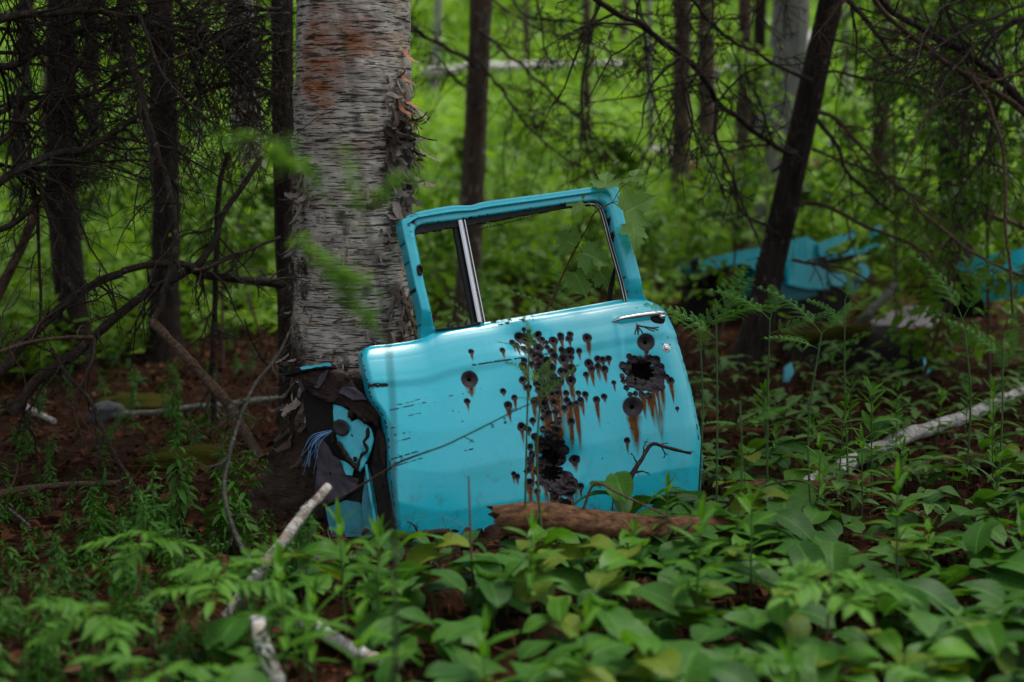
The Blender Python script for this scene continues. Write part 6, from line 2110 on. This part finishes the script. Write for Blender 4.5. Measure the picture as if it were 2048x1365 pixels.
fern(1048, (1058, 705), 3.95, 'tall fern before the column of bullet holes, left of a pair', [(170, 35, 0, 0.9), (100, 60, 0, 0.7), (40, 50, 0, 0.7)], 0.75)
fern(1092, (1086, 741), 3.92, 'tall fern before the column of bullet holes, right of a pair', [(155, 38, 10, 1.0), (25, 40, -10, 1.3), (80, 65, 0, 0.8), (200, 20, 0, 0.8)], 0.72)
fern(985, (960, 640), 4.9, 'pale fern showing behind the window divider of the door', [(190, 40, 0, 1.0), (120, 55, 0, 0.9), (60, 20, 0, 0.7)])
fern(1120, (1120, 640), 5.0, 'soft green fern behind the sill of the door window', [(170, 40, 0, 1.2), (90, 55, 0, 1.2), (20, 35, 0, 1.1)])
fern(1398, (1398, 640), 4.6, 'fern close right of the door edge with fronds spread flat', [(165, 40, 0, 1.0), (40, 30, 0, 1.2), (90, 50, 0, 0.9)])
fern(1436, (1432, 610), 4.4, 'fern with comb-like drooping fronds before the dark wheel arch', [(30, 35, 0, 1.0), (150, 35, 0, 1.1), (330, 25, 0, 0.8)])
fern(1537, (1540, 640), 4.7, 'fern in front of the foot of the leaning black trunk', [(150, 35, 0, 1.2), (20, 25, 0, 1.1), (80, 50, 0, 0.9)])
fern(1628, (1643, 668), 4.35, 'large branched fern right of the leaning black trunk', [(40, 45, 0, 1.2), (140, 45, 0, 1.2), (180, 10, 0, 0.9), (10, 20, 0, 0.9)])
fern(1700, (1690, 600), 4.9, 'fern in front of the wrecked screen frame', [(30, 30, 0, 1.1), (150, 35, 0, 1.1), (80, 60, 0, 0.8)])
fern(1935, (1925, 640), 5.0, 'fern before the turquoise panel at the right edge', [(40, 40, 0, 1.3), (140, 40, 0, 1.2), (200, 20, 0, 0.9)])
fern(2000, (2005, 700), 4.7, 'fern at the right edge below the turquoise panel', [(60, 40, 0, 1.1), (160, 30, 0, 1.2), (100, 50, 0, 0.9)])
fern(1470, (1480, 800), 3.9, 'blurred fern arching before the brown litter beside the door', [(20, 15, 0, 1.0), (170, 20, 0, 0.8), (330, 0, 0, 0.9)], 0.8)


# maple sapling that grows through the window
def maple_sapling():
    Y = 4.98
    pts = [at(1085, 660, Y), at(1105, 600, Y), at(1130, 540, Y), at(1150, 500, Y - 0.02), at(1175, 455, Y - 0.05), at(1190, 425, Y - 0.15), at(1225, 405, 4.80)]
    b0 = np.array((pts[0][0] - 0.05, Y + 0.02, gz(pts[0][0], Y)))
    t = empty('maple_sapling', b0, 'maple sapling with red stem growing up behind the door window', 'sapling')
    b = MB()
    b.tube(spline([b0] + pts, 40), np.linspace(0.006, 0.0025, 40), 7)
    b.build('stem', M['stem_red'], t)
    tpl = [mesh_of(maple_tpl(1.0, d), M['leaf_maple']) for d in (0.15, 0.45)]
    for (sx, sy, sY, lx, ly, lY, size, yaw, pit, roll) in (
            (1225, 405, 4.80, 1250, 425, 4.44, 0.115, 5, 28, -72), (1190, 425, 4.85, 1165, 402, 4.9, 0.085, 185, 5, 60), (1150, 500, 4.96, 1150, 490, 4.93, 0.095, 150, 25, 62),
            (1150, 500, 4.96, 1165, 505, 4.9, 0.115, 350, -18, -55), (1130, 540, 4.98, 1200, 545, 4.95, 0.085, 345, -45, -50), (1105, 600, 4.98, 1150, 545, 4.95, 0.10, 330, -60, -40),
            (1190, 425, 4.85, 1210, 375, 4.9, 0.09, 80, 40, 0), (1225, 405, 4.80, 1268, 450, 4.9, 0.10, 280, -60, 20), (1225, 405, 4.8, 1262, 362, 4.75, 0.08, 60, 40, 10)):
        a, e = at(sx, sy, sY), at(lx, ly, lY)
        st = MB()
        st.tube(spline([a, (a + e) / 2 + np.array((0, 0, 0.015)), e], 8), 0.0014, 5)
        st.build('leaf_stalk', M['stem_green'], t)
        set_leaf(t, random.choice(tpl), e - b0, R(yaw), R(pit), R(roll), size)


maple_sapling()


# out-of-focus conifer sapling close to the lens, in front of the birch
def near_sapling():
    Y = 2.45
    base = np.array((at(790, 1300, Y)[0], Y, gz(at(790, 1300, Y)[0], Y)))
    t = empty('conifer_sapling', base, 'blurred thin conifer sapling close before the birch trunk', 'sapling')
    b = MB()
    main = spline([base, at(788, 1050, Y), at(785, 800, Y), at(765, 600, Y - 0.02), at(730, 420, Y - 0.04), at(715, 250, Y - 0.05), at(690, 60, Y - 0.05), at(680, -60, Y - 0.05)], 60)
    b.tube(main, np.linspace(0.0045, 0.0015, 60), 6, cap=False)
    b.build('stem', M['dead'], t)
    tv, tf, tu = leaf_tpl(1, 0.16, 3, 0.4, 0, 0.2, 0.3, 0, 1, 0.9)
    g = random.Random(4)
    for (pts, dens) in (([(740, 470), (690, 440), (640, 380), (580, 290), (500, 270), (440, 285)], 1.0), ([(770, 600), (720, 560), (670, 545), (600, 480)], 1.2),
                        ([(765, 610), (735, 640), (700, 600), (655, 550)], 1.0), ([(730, 430), (765, 390), (800, 360), (850, 350)], 1.0), ([(735, 440), (700, 370), (690, 300)], 0.8),
                        ([(780, 690), (740, 650), (690, 560), (620, 500)], 0.8), ([(620, 320), (580, 330), (540, 300)], 1.0)):
        b = MB()
        q = spline([at(x, y, Y + g.uniform(-0.03, 0.03)) for x, y in pts], 24)
        b.tube(q, np.linspace(0.0022, 0.0009, 24), 5, cap=False)
        offs, mats, ti = [], [], []
        for k in range(6, 24):
            if g.random() > 0.62 * dens:
                continue
            for j in range(12):
                offs.append(q[k] + np.array([g.gauss(0, 0.007) for _ in range(3)]))
                mats.append(rotm(g.uniform(0, 6.28), g.uniform(-0.5, 0.9), g.uniform(-1, 1)) * g.uniform(0.016, 0.030))
                ti.append(g.uniform(-0.6, 0.8))
        if offs:
            b.inst(tv, tf, tu, np.array(mats), np.array(offs), np.array(ti))
        b.build('twig', M['needle_fresh'], t)


near_sapling()


# leafy saplings and shrubs in the middle distance
def leafy_sapling(px, Y, h, n, spread, label, mat='leaf_shrub', size=0.07, group=None):
    if px > 1650:
        n = int(n * 1.7)
    x = at(px, 500, Y)[0]
    base = np.array((x, Y, gz(x, Y)))
    t = empty('leafy_sapling', base, label, 'sapling', group)
    g = np.random.default_rng(int(px + Y * 100))
    b, lf = MB(), MB()
    top = base + np.array((g.uniform(-0.2, 0.2), g.uniform(-0.2, 0.2), h))
    st = spline([base, (base + top) / 2 + np.array((g.uniform(-0.08, 0.08), 0, 0)), top], 20)
    b.tube(st, np.linspace(0.010, 0.003, 20), 6)
    offs, mats, ti = [], [], []
    for k in range(max(6, int(n / 22))):
        f = g.uniform(0.2, 1.0)
        p = st[int(f * 19)]
        a = g.uniform(0, 6.28)
        L = spread * g.uniform(0.4, 1.0) * (1.15 - 0.6 * f)
        e = p + np.array((math.cos(a) * L, math.sin(a) * L, g.uniform(-0.05, 0.25)))
        q = spline([p, (p + e) / 2 + np.array((0, 0, 0.05)), e], 10)
        b.tube(q, np.linspace(0.004, 0.0015, 10), 5, cap=False)
        for j in range(22):
            pp = q[g.integers(2, 10)] + g.normal(0, 0.045, 3)
            offs.append(pp)
            mats.append(rotm(a + g.normal(0, 1.0), g.normal(-0.25, 0.35), g.normal(0, 0.4)) * size * g.uniform(0.6, 1.3))
            ti.append(np.clip(g.normal(0, 0.5), -1, 1))
    b.build('stem', M['dead_brown'], t)
    tv, tf, tu = leaf_tpl(1, 0.55, 4, 0.42, 0, 0.25, 0.5, 0, 1, 0.9)
    lf.inst(tv, tf, tu, np.array(mats), np.array(offs), np.array(ti))
    lf.build('foliage', M[mat], t)


sap = [(1800, 8.5, 2.6, 420, 0.7, 'leafy sapling right of the leaning trunk before the faint reddish trunk'), (1900, 7.6, 2.4, 460, 0.7, 'tall leafy sapling behind the turquoise panel at right'),
       (1990, 7.0, 2.2, 420, 0.6, 'leafy sapling at the right edge under the drooping branches'), (2040, 9.0, 3.2, 500, 0.8, 'tall leafy sapling in the upper right corner'),
       (1850, 11, 3.2, 420, 0.8, 'leafy sapling far back at right above the wreck'), (1700, 12, 2.8, 380, 0.8, 'leafy sapling just right of the leaning trunk on the slope'),
       (1570, 10.6, 1.6, 200, 0.5, 'small leafy sapling before the broad grey trunk'), (1950, 12, 3.6, 460, 0.9, 'leafy sapling deep in the shade at upper right'),
       (400, 9.5, 1.4, 260, 0.6, 'leafy sapling behind the dead branches left of the pale birch'), (230, 10.5, 1.8, 320, 0.7, 'leafy sapling between the two dark left trunks'),
       (60, 10, 1.7, 320, 0.7, 'leafy sapling at the left edge behind the branches'), (520, 8.4, 1.0, 200, 0.5, 'low leafy sapling left of the thick birch'),
       (300, 12.5, 2.2, 360, 0.8, 'leafy sapling far back behind the tangle at left'), (640, 13, 2.2, 300, 0.8, 'leafy sapling hidden far behind the thick birch'),
       (1075, 11, 1.0, 220, 0.5, 'low leafy sapling seen through the door window'),
       (1850, 6.9, 0.8, 170, 0.45, 'bushy leafy sapling behind the bent black sheet'), (1740, 9.6, 2.2, 300, 0.7, 'leafy sapling behind the wrecked screen frame'),
       (1960, 8.2, 3.0, 420, 0.8, 'tall leafy sapling behind the conifer branches at upper right'), (1440, 8.0, 0.9, 160, 0.4, 'low leafy sapling left of the wrecked wing'),
       (160, 8.6, 1.5, 260, 0.6, 'leafy sapling beside the leftmost dark trunk'), (440, 7.4, 0.9, 170, 0.45, 'low leafy sapling behind the slanting brown stick'),
       (880, 10, 0.9, 200, 0.5, 'low leafy sapling behind the front pillar of the door'), (1250, 9, 0.7, 160, 0.45, 'low leafy sapling behind the rear pillar of the door')]
for s in sap:
    leafy_sapling(*s)
protos = []
gs = random.Random(9)
spots = [(gs.uniform(820, 1720), gs.uniform(9.6, 19)) for _ in range(24)] + [(gs.uniform(20, 590), gs.uniform(9, 16)) for _ in range(22)] + [(gs.uniform(1720, 2060), gs.uniform(9.5, 15)) for _ in range(14)]
lab = lambda px: 'young leafy sapling on the green slope ' + ('behind the dead branches on the left' if px < 620 else 'seen around the door window' if px < 1330 else 'among the trunks right of the door' if px < 1720 else 'behind the wreck at the right')
for k, (px, Y) in enumerate(spots):
    x = at(px, 500, Y)[0]
    if k < 4:
        leafy_sapling(px, Y, (0.7, 1.0, 1.4, 0.9)[k], (240, 260, 300, 200)[k], (0.5, 0.45, 0.5, 0.35)[k], lab(px), 'leaf_hill', (0.09, 0.075, 0.08, 0.11)[k], 'young saplings on the slope')
        protos.append([o for o in COL.objects if o.name.startswith('leafy_sapling') and o.get('group') == 'young saplings on the slope'][-1])
    else:
        c = copy_tree(gs.choice(protos))
        c.location = (x, Y, gz(x, Y))
        c.rotation_euler = (0, 0, gs.uniform(0, 6.28))
        f = gs.uniform(0.6, 1.25)
        c.scale = (f, f, f)
        tag(c, lab(px))
# grape-like broad leaves beside the wreck
for (px, py, Y, s, lab) in ((1775, 770, 5.6, 0.8, 'pale lobed-leaved plant right of the bent black sheet'), (1520 + 20, 720, 5.0, 0.7, 'single heart-leaved plant under the large branched fern'),
                            (1300, 860, 4.9, 0.7, 'heart-leaved plant between the door and the birch pole')):
    p = at(px, py, Y)
    put(random.choice(B_PROT), p[0], Y, lab, 'plant', None, s)
